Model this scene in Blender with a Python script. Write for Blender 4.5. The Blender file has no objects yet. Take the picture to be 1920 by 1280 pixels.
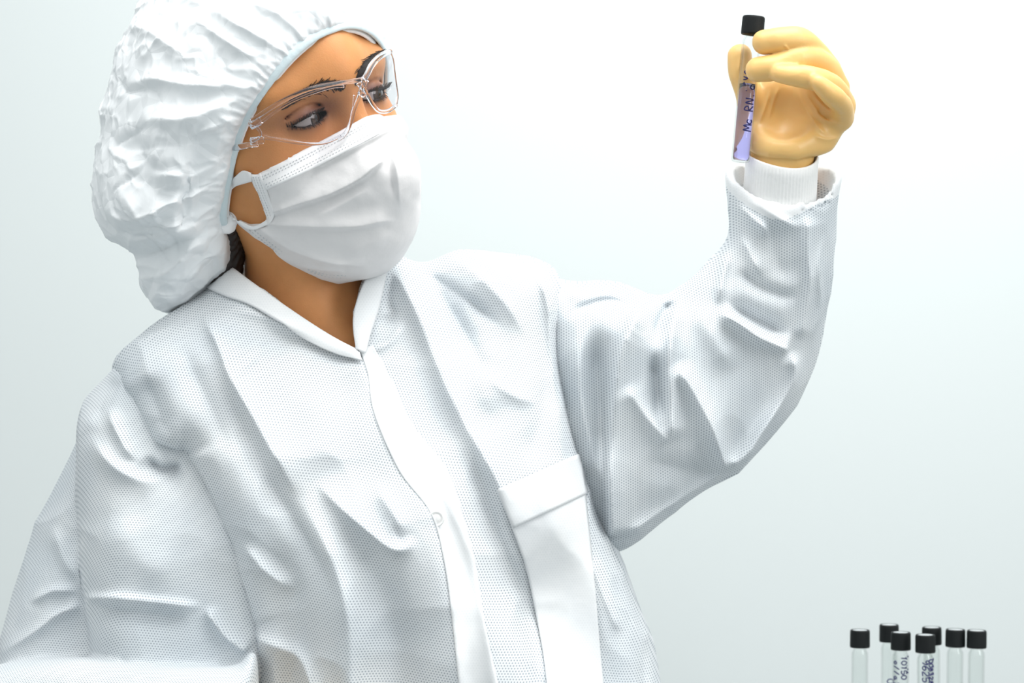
import bpy, math, random
import numpy as np
from mathutils import Vector

random.seed(4)
SC = bpy.context.scene
COL = SC.collection
PI = math.pi

# ------------------------------------------------------------------ camera
CAMD, FP, CZ = 1.7, 4420.0, 1.45
cam_d = bpy.data.cameras.new('camera')
cam = bpy.data.objects.new('camera', cam_d)
COL.objects.link(cam)
cam.location = (0, -CAMD, CZ)
cam.rotation_euler = (PI / 2, 0, 0)
cam_d.sensor_width = 36.0
cam_d.lens = 36.0 * FP / 1920.0
cam_d.clip_start = 0.05
cam_d.dof.use_dof = True
cam_d.dof.focus_distance = 1.63
cam_d.dof.aperture_fstop = 10.0
SC.camera = cam

# ------------------------------------------------------------------ world, lights, exposure
SC.view_settings.view_transform = 'Standard'
SC.view_settings.look = 'None'
SC.view_settings.exposure = 0.13
SC.view_settings.gamma = 1.0
w = bpy.data.worlds.new('world')
SC.world = w
w.use_nodes = True
# a bright room: pale ceiling and upper walls all round, duller towards the floor
_tc = w.node_tree.nodes.new('ShaderNodeTexCoord')
_sp = w.node_tree.nodes.new('ShaderNodeSeparateXYZ')
_cr = w.node_tree.nodes.new('ShaderNodeValToRGB')
_mr = w.node_tree.nodes.new('ShaderNodeMapRange')
_mr.inputs['From Min'].default_value = -1
w.node_tree.links.new(_tc.outputs['Generated'], _sp.inputs[0])
w.node_tree.links.new(_sp.outputs['Z'], _mr.inputs['Value'])
w.node_tree.links.new(_mr.outputs[0], _cr.inputs[0])
_cr.color_ramp.elements[0].position = 0.30
_cr.color_ramp.elements[0].color = (0.26, 0.30, 0.31, 1)
_cr.color_ramp.elements[1].position = 0.72
_cr.color_ramp.elements[1].color = (0.97, 1.0, 1.0, 1)
w.node_tree.links.new(_cr.outputs[0], w.node_tree.nodes['Background'].inputs[0])
w.node_tree.nodes['Background'].inputs[1].default_value = 1.0


def area(name, loc, target, sx, sy, power, col=(1, 1, 1)):
    l = bpy.data.lights.new(name, 'AREA')
    l.shape = 'RECTANGLE'
    l.size, l.size_y = sx, sy
    l.energy = power
    l.color = col
    o = bpy.data.objects.new(name, l)
    COL.objects.link(o)
    o.location = loc
    d = Vector(target) - Vector(loc)
    o.rotation_euler = d.to_track_quat('-Z', 'Y').to_euler()
    return o


area('ceiling_softbox', (0.25, -0.35, 2.75), (0.0, 0.1, 1.4), 1.5, 1.1, 27, (1, 0.995, 0.98))
area('side_softbox', (1.9, -1.3, 2.1), (0.1, 0, 1.45), 0.9, 0.9, 12, (1, 1, 0.99))
area('wall_softbox', (0.35, 0.40, 2.35), (0.40, 1.15, 1.85), 1.2, 0.3, 6.5, (0.97, 1, 1))

# ------------------------------------------------------------------ generic helpers
F32 = np.float32


def W(px, py, y):
    d = y + CAMD
    return np.array([(px - 960.0) / FP * d, y, CZ - (py - 640.0) / FP * d])


def proj(X, Y, Z):
    d = Y + CAMD
    return 960.0 + FP * X / d, 640.0 - FP * (Z - CZ) / d


def catmull(pts, n=6, closed=True):
    P = np.array(pts, float)
    N = len(P)
    out = []
    segs = N if closed else N - 1
    for i in range(segs):
        if closed:
            p0, p1, p2, p3 = P[(i - 1) % N], P[i], P[(i + 1) % N], P[(i + 2) % N]
        else:
            p0, p1, p2, p3 = P[max(i - 1, 0)], P[i], P[i + 1], P[min(i + 2, N - 1)]
        for k in range(n):
            t = k / n
            out.append(0.5 * ((2 * p1) + (-p0 + p2) * t + (2 * p0 - 5 * p1 + 4 * p2 - p3) * t * t + (-p0 + 3 * p1 - 3 * p2 + p3) * t ** 3))
    if not closed:
        out.append(P[-1])
    return np.array(out)


class PMap:
    """a scalar map over a plane of coordinates, bilinear lookup"""
    def __init__(s, x0, y0, x1, y1, step):
        s.x0, s.y0, s.st = x0, y0, step
        s.nx = int((x1 - x0) / step) + 1
        s.ny = int((y1 - y0) / step) + 1
        s.GX, s.GY = np.meshgrid(x0 + step * np.arange(s.nx), y0 + step * np.arange(s.ny))
        s.A = np.zeros((s.ny, s.nx), F32)

    def at(s, px, py, A=None):
        A = s.A if A is None else A
        u = np.clip((px - s.x0) / s.st, 0, s.nx - 1.001)
        v = np.clip((py - s.y0) / s.st, 0, s.ny - 1.001)
        i = u.astype(np.int32)
        j = v.astype(np.int32)
        fu = u - i
        fv = v - j
        return (A[j, i] * (1 - fu) + A[j, i + 1] * fu) * (1 - fv) + (A[j + 1, i] * (1 - fu) + A[j + 1, i + 1] * fu) * fv


def poly_sd(px, py, poly):
    """signed distance to a polygon, positive inside"""
    best = np.full(px.shape, 1e12)
    ins = np.zeros(px.shape, bool)
    n = len(poly)
    for i in range(n):
        ax, ay = poly[i]
        bx, by = poly[(i + 1) % n]
        ex, ey = bx - ax, by - ay
        L = ex * ex + ey * ey + 1e-9
        t = np.clip(((px - ax) * ex + (py - ay) * ey) / L, 0, 1)
        dx = px - ax - t * ex
        dy = py - ay - t * ey
        best = np.minimum(best, dx * dx + dy * dy)
        if (ay > by) != (ay < by) or ay != by:
            c = ((ay > py) != (by > py)) & (px < (bx - ax) * (py - ay) / (by - ay + 1e-12) + ax)
            ins ^= c
    d = np.sqrt(best)
    return np.where(ins, d, -d)


def blur(A, r, it=2):
    for _ in range(it):
        for ax in (0, 1):
            pad = [(0, 0), (0, 0)]
            pad[ax] = (r + 1, r)
            B = np.cumsum(np.pad(A, pad, mode='edge'), axis=ax)
            if ax == 0:
                A = (B[2 * r + 1:] - B[:-2 * r - 1]) / (2 * r + 1)
            else:
                A = (B[:, 2 * r + 1:] - B[:, :-2 * r - 1]) / (2 * r + 1)
    return A


SCALE = 2600.0


class Puff:
    """a filled cloth volume: an outline with its own depth, thickness and edge roundness"""
    def __init__(s, outline, ctrl, smooth=True, bl=3, sigma=120.0, step=6):
        P = catmull(outline) if smooth else np.array(outline, float)
        lo = P.min(0) - 120
        hi = P.max(0) + 120
        s.m = PMap(lo[0], lo[1], hi[0], hi[1], step)
        s.D = (blur(poly_sd(s.m.GX, s.m.GY, P), bl) / SCALE).astype(F32)
        C = np.array(ctrl, float)
        e = np.stack([-((s.m.GX - c[0]) ** 2 + (s.m.GY - c[1]) ** 2) / (2 * sigma ** 2) for c in C])
        e -= e.max(0)
        wgt = np.exp(e)
        wgt /= wgt.sum(0)
        s.c = blur(np.tensordot(C[:, 2], wgt, (0, 0)), 3).astype(F32)
        s.T = blur(np.tensordot(C[:, 3], wgt, (0, 0)), 3).astype(F32)
        s.R = blur(np.tensordot(C[:, 4], wgt, (0, 0)), 3).astype(F32)

    def field(s, X, Y, Z):
        px, py = proj(X, Y, Z)
        D = s.m.at(px, py, s.D)
        c = s.m.at(px, py, s.c)
        T = s.m.at(px, py, s.T)
        R = s.m.at(px, py, s.R)
        e = np.clip((R - D) / R, 0, None)
        return (np.sqrt(((Y - c) / T) ** 2 + e * e) - 1) * np.minimum(T, R)

    def front(s, px, py):
        px = np.asarray(px, float)
        py = np.asarray(py, float)
        D = s.m.at(px, py, s.D)
        R = s.m.at(px, py, s.R)
        e = np.clip((R - D) / R, 0, 1)
        return s.m.at(px, py, s.c) - s.m.at(px, py, s.T) * np.sqrt(1 - e * e)


def fold_map(folds, box=(-120, -120, 1760, 1420), step=2, gain=1.0):
    """folds: (points, width left, width right, height in mm, sharpness, (taper start, taper end))"""
    m = PMap(*box, step)
    for f in folds:
        pts, wl, wr, h = f[:4]
        pw = f[4] if len(f) > 4 else 1.4
        tp = f[5] if len(f) > 5 else (0.3, 0.3)
        P = catmull(pts, 5, False) if len(pts) > 2 else np.array(pts, float)
        mar = max(wl, wr) * 3.2
        lo = P.min(0) - mar
        hi = P.max(0) + mar
        i0 = max(int((lo[0] - m.x0) / step), 0)
        i1 = min(int((hi[0] - m.x0) / step) + 1, m.nx)
        j0 = max(int((lo[1] - m.y0) / step), 0)
        j1 = min(int((hi[1] - m.y0) / step) + 1, m.ny)
        if i1 <= i0 or j1 <= j0:
            continue
        gx = m.GX[j0:j1, i0:i1]
        gy = m.GY[j0:j1, i0:i1]
        seg = np.sqrt(((P[1:] - P[:-1]) ** 2).sum(1))
        tot = seg.sum()
        acc = np.concatenate([[0], np.cumsum(seg)])
        best = np.full(gx.shape, 1e12)
        sg = np.zeros(gx.shape)
        tt = np.zeros(gx.shape)
        for i in range(len(P) - 1):
            e = P[i + 1] - P[i]
            L = (e * e).sum() + 1e-9
            t = np.clip(((gx - P[i][0]) * e[0] + (gy - P[i][1]) * e[1]) / L, 0, 1)
            dx = gx - P[i][0] - t * e[0]
            dy = gy - P[i][1] - t * e[1]
            d = dx * dx + dy * dy
            k = d < best
            best = np.where(k, d, best)
            sg = np.where(k, np.sign(e[0] * (gy - P[i][1]) - e[1] * (gx - P[i][0])), sg)
            tt = np.where(k, (acc[i] + t * seg[i]) / tot, tt)
        d = np.sqrt(best)
        prof = np.where(sg > 0, np.exp(-(d / wr) ** pw), np.exp(-(d / wl) ** pw))
        ta = np.ones(gx.shape)
        if tp[0] > 0:
            ta = ta * np.clip(tt / tp[0], 0, 1)
        if tp[1] > 0:
            ta = ta * np.clip((1 - tt) / tp[1], 0, 1)
        ta = ta * ta * (3 - 2 * ta)
        m.A[j0:j1, i0:i1] += (prof * ta * h * 0.001).astype(F32)
    m.A = blur(m.A * gain, 1, 1).astype(F32)
    return m


# ---- signed distance shapes (vectorised)
def ell(X, Y, Z, c, r):
    a = (X - c[0]) / r[0]
    b = (Y - c[1]) / r[1]
    d = (Z - c[2]) / r[2]
    k0 = np.sqrt(a * a + b * b + d * d) + 1e-6
    a = a / r[0]
    b = b / r[1]
    d = d / r[2]
    k1 = np.sqrt(a * a + b * b + d * d) + 1e-6
    return k0 * (k0 - 1) / k1


def caps(X, Y, Z, a, b, ra, rb):
    a = np.asarray(a, float)
    b = np.asarray(b, float)
    e = b - a
    L = (e * e).sum() + 1e-12
    t = np.clip(((X - a[0]) * e[0] + (Y - a[1]) * e[1] + (Z - a[2]) * e[2]) / L, 0, 1)
    return np.sqrt((X - a[0] - t * e[0]) ** 2 + (Y - a[1] - t * e[1]) ** 2 + (Z - a[2] - t * e[2]) ** 2) - (ra + (rb - ra) * t)


def chain(X, Y, Z, pts, k=0.0):
    out = None
    for p, q in zip(pts[:-1], pts[1:]):
        d = caps(X, Y, Z, p[0], q[0], p[1], q[1])
        out = d if out is None else (np.minimum(out, d) if k == 0 else smin(out, d, k))
    return out


def smin(a, b, k):
    h = np.clip(0.5 + 0.5 * (b - a) / k, 0, 1)
    return b + (a - b) * h - k * h * (1 - h)


def smax(a, b, k):
    return -smin(-a, -b, k)


def nets(fn, ax, ay, az):
    """surface nets on a (possibly uneven) grid"""
    ax, ay, az = [np.asarray(v, F32) for v in (ax, ay, az)]
    nx, ny, nz = len(ax), len(ay), len(az)
    G = np.empty((nx, ny, nz), F32)
    ch = 24
    for i in range(0, nx, ch):
        X, Y, Z = np.meshgrid(ax[i:i + ch], ay, az, indexing='ij')
        G[i:i + ch] = fn(X, Y, Z)
    S = G < 0
    acc = np.zeros((nx - 1, ny - 1, nz - 1, 3), F32)
    cnt = np.zeros((nx - 1, ny - 1, nz - 1), F32)
    A = (ax, ay, az)
    crossings = []
    for d in range(3):
        sl0 = [slice(None)] * 3
        sl1 = [slice(None)] * 3
        sl0[d] = slice(0, -1)
        sl1[d] = slice(1, None)
        s0, s1 = S[tuple(sl0)], S[tuple(sl1)]
        I = np.argwhere(s0 != s1)
        g0 = G[tuple(sl0)][tuple(I.T)]
        g1 = G[tuple(sl1)][tuple(I.T)]
        t = g0 / (g0 - g1)
        p = np.stack([A[k][I[:, k]] for k in range(3)], 1)
        a0 = A[d][I[:, d]]
        a1 = A[d][I[:, d] + 1]
        p[:, d] = a0 + t * (a1 - a0)
        crossings.append((d, I, s0[tuple(I.T)]))
        o1, o2 = [k for k in range(3) if k != d]
        for da in (0, -1):
            for db in (0, -1):
                J = I.copy()
                J[:, o1] += da
                J[:, o2] += db
                ok = (J >= 0).all(1) & (J[:, 0] < nx - 1) & (J[:, 1] < ny - 1) & (J[:, 2] < nz - 1)
                Jk = J[ok]
                lin = (Jk[:, 0] * (ny - 1) + Jk[:, 1]) * (nz - 1) + Jk[:, 2]
                for k in range(3):
                    acc.reshape(-1, 3)[:, k] += np.bincount(lin, p[ok][:, k], minlength=cnt.size).astype(F32) if False else 0
                np.add.at(cnt.reshape(-1), lin, 1)
                np.add.at(acc.reshape(-1, 3), lin, p[ok])
    has = cnt > 0
    idx = np.full(cnt.shape, -1, np.int64)
    idx[has] = np.arange(has.sum())
    V = acc[has] / cnt[has][:, None]
    quads = []
    for d, I, inside in crossings:
        o1, o2 = [(1, 2), (2, 0), (0, 1)][d]
        ok = (I[:, o1] > 0) & (I[:, o2] > 0) & (I[:, o1] < G.shape[o1] - 1) & (I[:, o2] < G.shape[o2] - 1)
        I = I[ok]
        ins = inside[ok]
        q = []
        for da, db in ((-1, -1), (0, -1), (0, 0), (-1, 0)):
            J = I.copy()
            J[:, o1] += da
            J[:, o2] += db
            q.append(idx[J[:, 0], J[:, 1], J[:, 2]])
        q = np.stack(q, 1)
        q[~ins] = q[~ins][:, ::-1]
        quads.append(q)
    return V.astype(float), np.concatenate(quads)


def relax(V, Q, it=2, lam=0.5):
    E = np.concatenate([Q[:, [0, 1]], Q[:, [1, 2]], Q[:, [2, 3]], Q[:, [3, 0]]])
    E = np.concatenate([E, E[:, ::-1]])
    n = len(V)
    deg = np.bincount(E[:, 0], minlength=n)[:, None] + 1e-9
    for k in range(it):
        for l in (lam, -lam * 0.95):
            S = np.stack([np.bincount(E[:, 0], V[E[:, 1], c], minlength=n) for c in range(3)], 1) / deg
            V = V + l * (S - V)
    return V


def normals(V, Q):
    n = np.cross(V[Q[:, 2]] - V[Q[:, 0]], V[Q[:, 3]] - V[Q[:, 1]])
    N = np.zeros_like(V)
    for c in range(3):
        for k in range(4):
            N[:, c] += np.bincount(Q[:, k], n[:, c], minlength=len(V))
    return N / (np.linalg.norm(N, axis=1)[:, None] + 1e-12)


def keep_largest(V, Q):
    n = len(V)
    lab = np.arange(n)
    E = np.concatenate([Q[:, [0, 1]], Q[:, [1, 2]], Q[:, [2, 3]]])
    for _ in range(400):
        m = np.minimum(lab[E[:, 0]], lab[E[:, 1]])
        new = lab.copy()
        np.minimum.at(new, E[:, 0], m)
        np.minimum.at(new, E[:, 1], m)
        new = new[new]
        if (new == lab).all():
            break
        lab = new
    r, c = np.unique(lab, return_counts=True)
    if len(r) == 1:
        return V, Q
    big = r[c.argmax()]
    kv = lab == big
    mp = np.cumsum(kv) - 1
    return V[kv], mp[Q[kv[Q[:, 0]]]]


def raw_mesh(name, V, Q):
    me = bpy.data.meshes.new(name)
    me.vertices.add(len(V))
    me.vertices.foreach_set('co', np.asarray(V, F32).ravel())
    Q = np.asarray(Q)
    k = Q.shape[1]
    me.loops.add(len(Q) * k)
    me.loops.foreach_set('vertex_index', Q.astype(np.int32).ravel())
    me.polygons.add(len(Q))
    me.polygons.foreach_set('loop_start', (np.arange(len(Q)) * k).astype(np.int32))
    me.polygons.foreach_set('use_smooth', np.ones(len(Q), bool))
    me.update(calc_edges=True)
    return me


def subdivide(V, Q, lv=1):
    me = raw_mesh('tmp', V, Q)
    o = bpy.data.objects.new('tmp', me)
    COL.objects.link(o)
    md = o.modifiers.new('s', 'SUBSURF')
    md.levels = lv
    dg = bpy.context.evaluated_depsgraph_get()
    em = o.evaluated_get(dg).to_mesh()
    v = np.empty(len(em.vertices) * 3, F32)
    em.vertices.foreach_get('co', v)
    q = np.empty(len(em.loops), np.int32)
    em.loops.foreach_get('vertex_index', q)
    bpy.data.objects.remove(o)
    bpy.data.meshes.remove(me)
    return v.reshape(-1, 3).astype(float), q.reshape(-1, 4)


def obj(name, V, Q, mat, parent=None, uv=None, col=None):
    me = raw_mesh(name, V, Q)
    if uv is not None:
        l = me.uv_layers.new(name='UVMap')
        l.data.foreach_set('uv', np.asarray(uv, F32)[np.asarray(Q).ravel()].ravel())
    if col is not None:
        a = me.color_attributes.new('tint', 'FLOAT_COLOR', 'POINT')
        a.data.foreach_set('color', np.concatenate([col, np.ones((len(V), 1))], 1).astype(F32).ravel())
    me.materials.append(mat)
    o = bpy.data.objects.new(name, me)
    COL.objects.link(o)
    if parent:
        o.parent = parent
    return o


class MB:
    """collects faces of one part"""
    def __init__(s):
        s.v, s.f = [], []

    def grid(s, P, closed_u=False, closed_v=False):
        P = np.asarray(P, float)
        nu, nv = P.shape[:2]
        b = len(s.v)
        s.v += [tuple(p) for p in P.reshape(-1, 3)]
        for i in range(nu if closed_u else nu - 1):
            for j in range(nv if closed_v else nv - 1):
                a = i * nv + j
                c = ((i + 1) % nu) * nv + j
                s.f.append((b + a, b + a - j + (j + 1) % nv, b + c - j + (j + 1) % nv, b + c))

    def tube(s, pts, r, n=8, flat=None, up=None, cap=True, closed=False):
        P = np.asarray(pts, float)
        N = len(P)
        R = np.full(N, r) if np.isscalar(r) else np.asarray(r, float)
        if closed:
            T = np.roll(P, -1, 0) - np.roll(P, 1, 0)
        else:
            T = np.gradient(P, axis=0)
        T /= np.linalg.norm(T, axis=1)[:, None] + 1e-12
        rings = []
        prev = np.array(up if up is not None else (0, -1, 0.01), float)
        for i in range(N):
            if up is not None:
                prev = np.array(up, float)
            a = prev - T[i] * prev.dot(T[i])
            if np.linalg.norm(a) < 1e-5:
                a = np.cross(T[i], (0.3, 0.5, 0.8))
            a /= np.linalg.norm(a)
            prev = a
            b = np.cross(T[i], a)
            th = np.arange(n) * 2 * PI / n
            fl = 1 if flat is None else flat
            rings.append(P[i] + R[i] * (np.outer(np.cos(th), a) * fl + np.outer(np.sin(th), b)))
        s.grid(np.array(rings), closed, True)
        if cap and not closed:
            b0 = len(s.v) - N * n
            s.f.append(tuple(b0 + k for k in range(n))[::-1] if False else tuple(b0 + k for k in range(n)))
            s.f.append(tuple(len(s.v) - n + k for k in range(n))[::-1])

    def lathe(s, prof, axis_a, axis_b, n=48):
        """prof: (radius, height 0..1 along a->b in metres)"""
        a = np.asarray(axis_a, float)
        b = np.asarray(axis_b, float)
        d = (b - a) / np.linalg.norm(b - a)
        u = np.cross(d, (0, 1, 0))
        u /= np.linalg.norm(u)
        v = np.cross(d, u)
        th = np.arange(n) * 2 * PI / n
        rings = [a + d * h + r * (np.outer(np.cos(th), u) + np.outer(np.sin(th), v)) for r, h in prof]
        s.grid(np.array(rings), False, True)

    def box(s, lo, hi):
        b = len(s.v)
        for z in (lo[2], hi[2]):
            for x, y in ((lo[0], lo[1]), (hi[0], lo[1]), (hi[0], hi[1]), (lo[0], hi[1])):
                s.v.append((x, y, z))
        for f in ((0, 3, 2, 1), (4, 5, 6, 7), (0, 1, 5, 4), (1, 2, 6, 5), (2, 3, 7, 6), (3, 0, 4, 7)):
            s.f.append(tuple(b + k for k in f))

    def build(s, name, mat, parent=None, smooth=True, bevel=0, solid=0, off=0, sub=0):
        me = bpy.data.meshes.new(name)
        me.from_pydata([tuple(map(float, v)) for v in s.v], [], s.f)
        if smooth:
            me.polygons.foreach_set('use_smooth', np.ones(len(me.polygons), bool))
        me.materials.append(mat)
        o = bpy.data.objects.new(name, me)
        COL.objects.link(o)
        if parent:
            o.parent = parent
        if solid:
            m = o.modifiers.new('solid', 'SOLIDIFY')
            m.thickness = solid
            m.offset = off
        if bevel:
            m = o.modifiers.new('bevel', 'BEVEL')
            m.width = bevel
            m.segments = 3
        if sub:
            m = o.modifiers.new('sub', 'SUBSURF')
            m.levels = m.render_levels = sub
        return o


# ---- smooth numeric noise
_rng = np.random.RandomState(7)
_TAB = _rng.rand(32, 32, 32).astype(F32)


def vnoise(P, fr, seed=0):
    p = P * fr + seed * 7.31
    i = np.floor(p).astype(int)
    f = p - i
    f = f * f * (3 - 2 * f)
    r = 0
    for a in (0, 1):
        for b in (0, 1):
            for c in (0, 1):
                wgt = (f[:, 0] if a else 1 - f[:, 0]) * (f[:, 1] if b else 1 - f[:, 1]) * (f[:, 2] if c else 1 - f[:, 2])
                r = r + wgt * _TAB[(i[:, 0] + a) % 32, (i[:, 1] + b) % 32, (i[:, 2] + c) % 32]
    return r


def ridged(P, fr, seed=0, warp=0.5):
    Q = P + (np.stack([vnoise(P, fr * 0.6, seed + k) for k in (1, 2, 3)], 1) - 0.5) * warp / fr
    return 1 - np.abs(2 * vnoise(Q, fr, seed) - 1) * 1.0


# ------------------------------------------------------------------ materials
def mat(name):
    m = bpy.data.materials.new(name)
    m.use_nodes = True
    return m, m.node_tree, m.node_tree.nodes['Principled BSDF']


def N(nt, t, **kw):
    n = nt.nodes.new(t)
    for k, v in kw.items():
        setattr(n, k, v)
    return n


def simple(name, col, rough=0.5, noise=0.0, scale=60, bump=0.0, **kw):
    m, nt, b = mat(name)
    tc = N(nt, 'ShaderNodeTexCoord')
    nz = N(nt, 'ShaderNodeTexNoise')
    nz.inputs['Scale'].default_value = scale
    nz.inputs['Detail'].default_value = 5
    nt.links.new(tc.outputs['Object'], nz.inputs['Vector'])
    mx = N(nt, 'ShaderNodeMix', data_type='RGBA')
    mx.inputs[6].default_value = (*[c * (1 - noise) for c in col], 1)
    mx.inputs[7].default_value = (*[min(1, c * (1 + noise)) for c in col], 1)
    nt.links.new(nz.outputs['Fac'], mx.inputs[0])
    nt.links.new(mx.outputs[2], b.inputs['Base Color'])
    b.inputs['Roughness'].default_value = rough
    if bump:
        bp = N(nt, 'ShaderNodeBump')
        bp.inputs['Strength'].default_value = 1.0
        bp.inputs['Distance'].default_value = bump
        nt.links.new(nz.outputs['Fac'], bp.inputs['Height'])
        nt.links.new(bp.outputs['Normal'], b.inputs['Normal'])
    for k, v in kw.items():
        b.inputs[k.replace('_', ' ')].default_value = v
    return m


def gown_material(name='gown_fabric', dots=1.0, base=(0.86, 0.88, 0.89)):
    """white spun-bonded fabric: cloudy fibres and a fine hexagonal field of pin holes"""
    m, nt, b = mat(name)
    L = nt.links.new
    uv = N(nt, 'ShaderNodeUVMap')
    uv.uv_map = 'UVMap'
    P = 0.00200
    ds = []
    for off in ((0, 0), (0.5, 0.5)):
        mp = N(nt, 'ShaderNodeMapping')
        mp.inputs['Scale'].default_value = (1 / P, 1 / (P * 1.732), 1)
        mp.inputs['Location'].default_value = (off[0], off[1], 0)
        L(uv.outputs[0], mp.inputs[0])
        fr = N(nt, 'ShaderNodeVectorMath', operation='FRACTION')
        L(mp.outputs[0], fr.inputs[0])
        sb = N(nt, 'ShaderNodeVectorMath', operation='SUBTRACT')
        sb.inputs[1].default_value = (0.5, 0.5, 0)
        L(fr.outputs[0], sb.inputs[0])
        ml = N(nt, 'ShaderNodeVectorMath', operation='MULTIPLY')
        ml.inputs[1].default_value = (1, 1.732, 0)
        L(sb.outputs[0], ml.inputs[0])
        ln = N(nt, 'ShaderNodeVectorMath', operation='LENGTH')
        L(ml.outputs[0], ln.inputs[0])
        ds.append(ln)
    mn = N(nt, 'ShaderNodeMath', operation='MINIMUM')
    L(ds[0].outputs['Value'], mn.inputs[0])
    L(ds[1].outputs['Value'], mn.inputs[1])
    hole = N(nt, 'ShaderNodeMapRange')
    hole.inputs['From Min'].default_value = 0.17
    hole.inputs['From Max'].default_value = 0.33
    hole.inputs['To Min'].default_value = 1.0
    hole.inputs['To Max'].default_value = 0.0
    L(mn.outputs[0], hole.inputs['Value'])
    tc = N(nt, 'ShaderNodeTexCoord')
    n1 = N(nt, 'ShaderNodeTexNoise')
    n1.inputs['Scale'].default_value = 22
    n1.inputs['Detail'].default_value = 6
    n1.inputs['Roughness'].default_value = 0.6
    L(tc.outputs['Object'], n1.inputs['Vector'])
    ramp = N(nt, 'ShaderNodeMapRange')
    ramp.inputs['From Min'].default_value = 0.3
    ramp.inputs['From Max'].default_value = 0.7
    ramp.inputs['To Min'].default_value = 0.0
    ramp.inputs['To Max'].default_value = 1.0
    L(n1.outputs['Fac'], ramp.inputs['Value'])
    mx = N(nt, 'ShaderNodeMix', data_type='RGBA')
    mx.inputs[6].default_value = (base[0] * 0.90, base[1] * 0.915, base[2] * 0.935, 1)
    mx.inputs[7].default_value = (*base, 1)
    L(ramp.outputs[0], mx.inputs[0])
    n3 = N(nt, 'ShaderNodeTexNoise')
    n3.inputs['Scale'].default_value = 7.5
    n3.inputs['Detail'].default_value = 3
    L(tc.outputs['Object'], n3.inputs['Vector'])
    m3 = N(nt, 'ShaderNodeMapRange')
    m3.inputs['From Min'].default_value = 0.42
    m3.inputs['From Max'].default_value = 0.66
    L(n3.outputs['Fac'], m3.inputs['Value'])
    mc = N(nt, 'ShaderNodeMix', data_type='RGBA')
    mc.blend_type = 'MULTIPLY'
    mc.inputs[7].default_value = (0.85, 0.88, 0.90, 1)
    mm_ = N(nt, 'ShaderNodeMath', operation='MULTIPLY')
    mm_.inputs[1].default_value = min(1.0, dots)
    L(m3.outputs[0], mm_.inputs[0])
    L(mm_.outputs[0], mc.inputs[0])
    L(mx.outputs[2], mc.inputs[6])
    mx = mc
    dk = N(nt, 'ShaderNodeMix', data_type='RGBA')
    dk.blend_type = 'MULTIPLY'
    dk.inputs[7].default_value = (0.44, 0.48, 0.52, 1)
    hm = N(nt, 'ShaderNodeMath', operation='MULTIPLY')
    hm.inputs[1].default_value = dots
    L(hole.outputs[0], hm.inputs[0])
    L(hm.outputs[0], dk.inputs[0])
    L(mx.outputs[2], dk.inputs[6])
    L(dk.outputs[2], b.inputs['Base Color'])
    b.inputs['Roughness'].default_value = 0.85
    b.inputs['Specular IOR Level'].default_value = 0.25
    n2 = N(nt, 'ShaderNodeTexNoise')
    n2.inputs['Scale'].default_value = 55
    n2.inputs['Detail'].default_value = 4
    L(tc.outputs['Object'], n2.inputs['Vector'])
    bp = N(nt, 'ShaderNodeBump')
    bp.inputs['Strength'].default_value = 0.6
    bp.inputs['Distance'].default_value = 0.0012
    L(n2.outputs['Fac'], bp.inputs['Height'])
    L(bp.outputs[0], b.inputs['Normal'])
    # a little light passes through the sheet
    tr = N(nt, 'ShaderNodeBsdfTranslucent')
    tr.inputs[0].default_value = (0.85, 0.88, 0.9, 1)
    ms = N(nt, 'ShaderNodeMixShader')
    ms.inputs[0].default_value = 0.12
    out = nt.nodes['Material Output']
    L(b.outputs[0], ms.inputs[1])
    L(tr.outputs[0], ms.inputs[2])
    L(ms.outputs[0], out.inputs[0])
    return m


def skin_material():
    m, nt, b = mat('skin')
    L = nt.links.new
    at = N(nt, 'ShaderNodeAttribute', attribute_name='tint')
    tc = N(nt, 'ShaderNodeTexCoord')
    nz = N(nt, 'ShaderNodeTexNoise')
    nz.inputs['Scale'].default_value = 70
    nz.inputs['Detail'].default_value = 6
    L(tc.outputs['Object'], nz.inputs['Vector'])
    mr = N(nt, 'ShaderNodeMapRange')
    mr.inputs['To Min'].default_value = 0.88
    mr.inputs['To Max'].default_value = 1.12
    L(nz.outputs['Fac'], mr.inputs['Value'])
    mx = N(nt, 'ShaderNodeVectorMath', operation='SCALE')
    L(at.outputs['Color'], mx.inputs[0])
    L(mr.outputs[0], mx.inputs['Scale'])
    L(mx.outputs[0], b.inputs['Base Color'])
    b.inputs['Roughness'].default_value = 0.48
    b.inputs['Specular IOR Level'].default_value = 0.35
    b.inputs['Subsurface Weight'].default_value = 0.25
    b.inputs['Subsurface Radius'].default_value = (1.0, 0.35, 0.15)
    b.inputs['Subsurface Scale'].default_value = 0.004
    n2 = N(nt, 'ShaderNodeTexNoise')
    n2.inputs['Scale'].default_value = 900
    n2.inputs['Detail'].default_value = 3
    L(tc.outputs['Object'], n2.inputs['Vector'])
    bp = N(nt, 'ShaderNodeBump')
    bp.inputs['Strength'].default_value = 0.5
    bp.inputs['Distance'].default_value = 0.0003
    L(n2.outputs['Fac'], bp.inputs['Height'])
    L(bp.outputs[0], b.inputs['Normal'])
    return m


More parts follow.
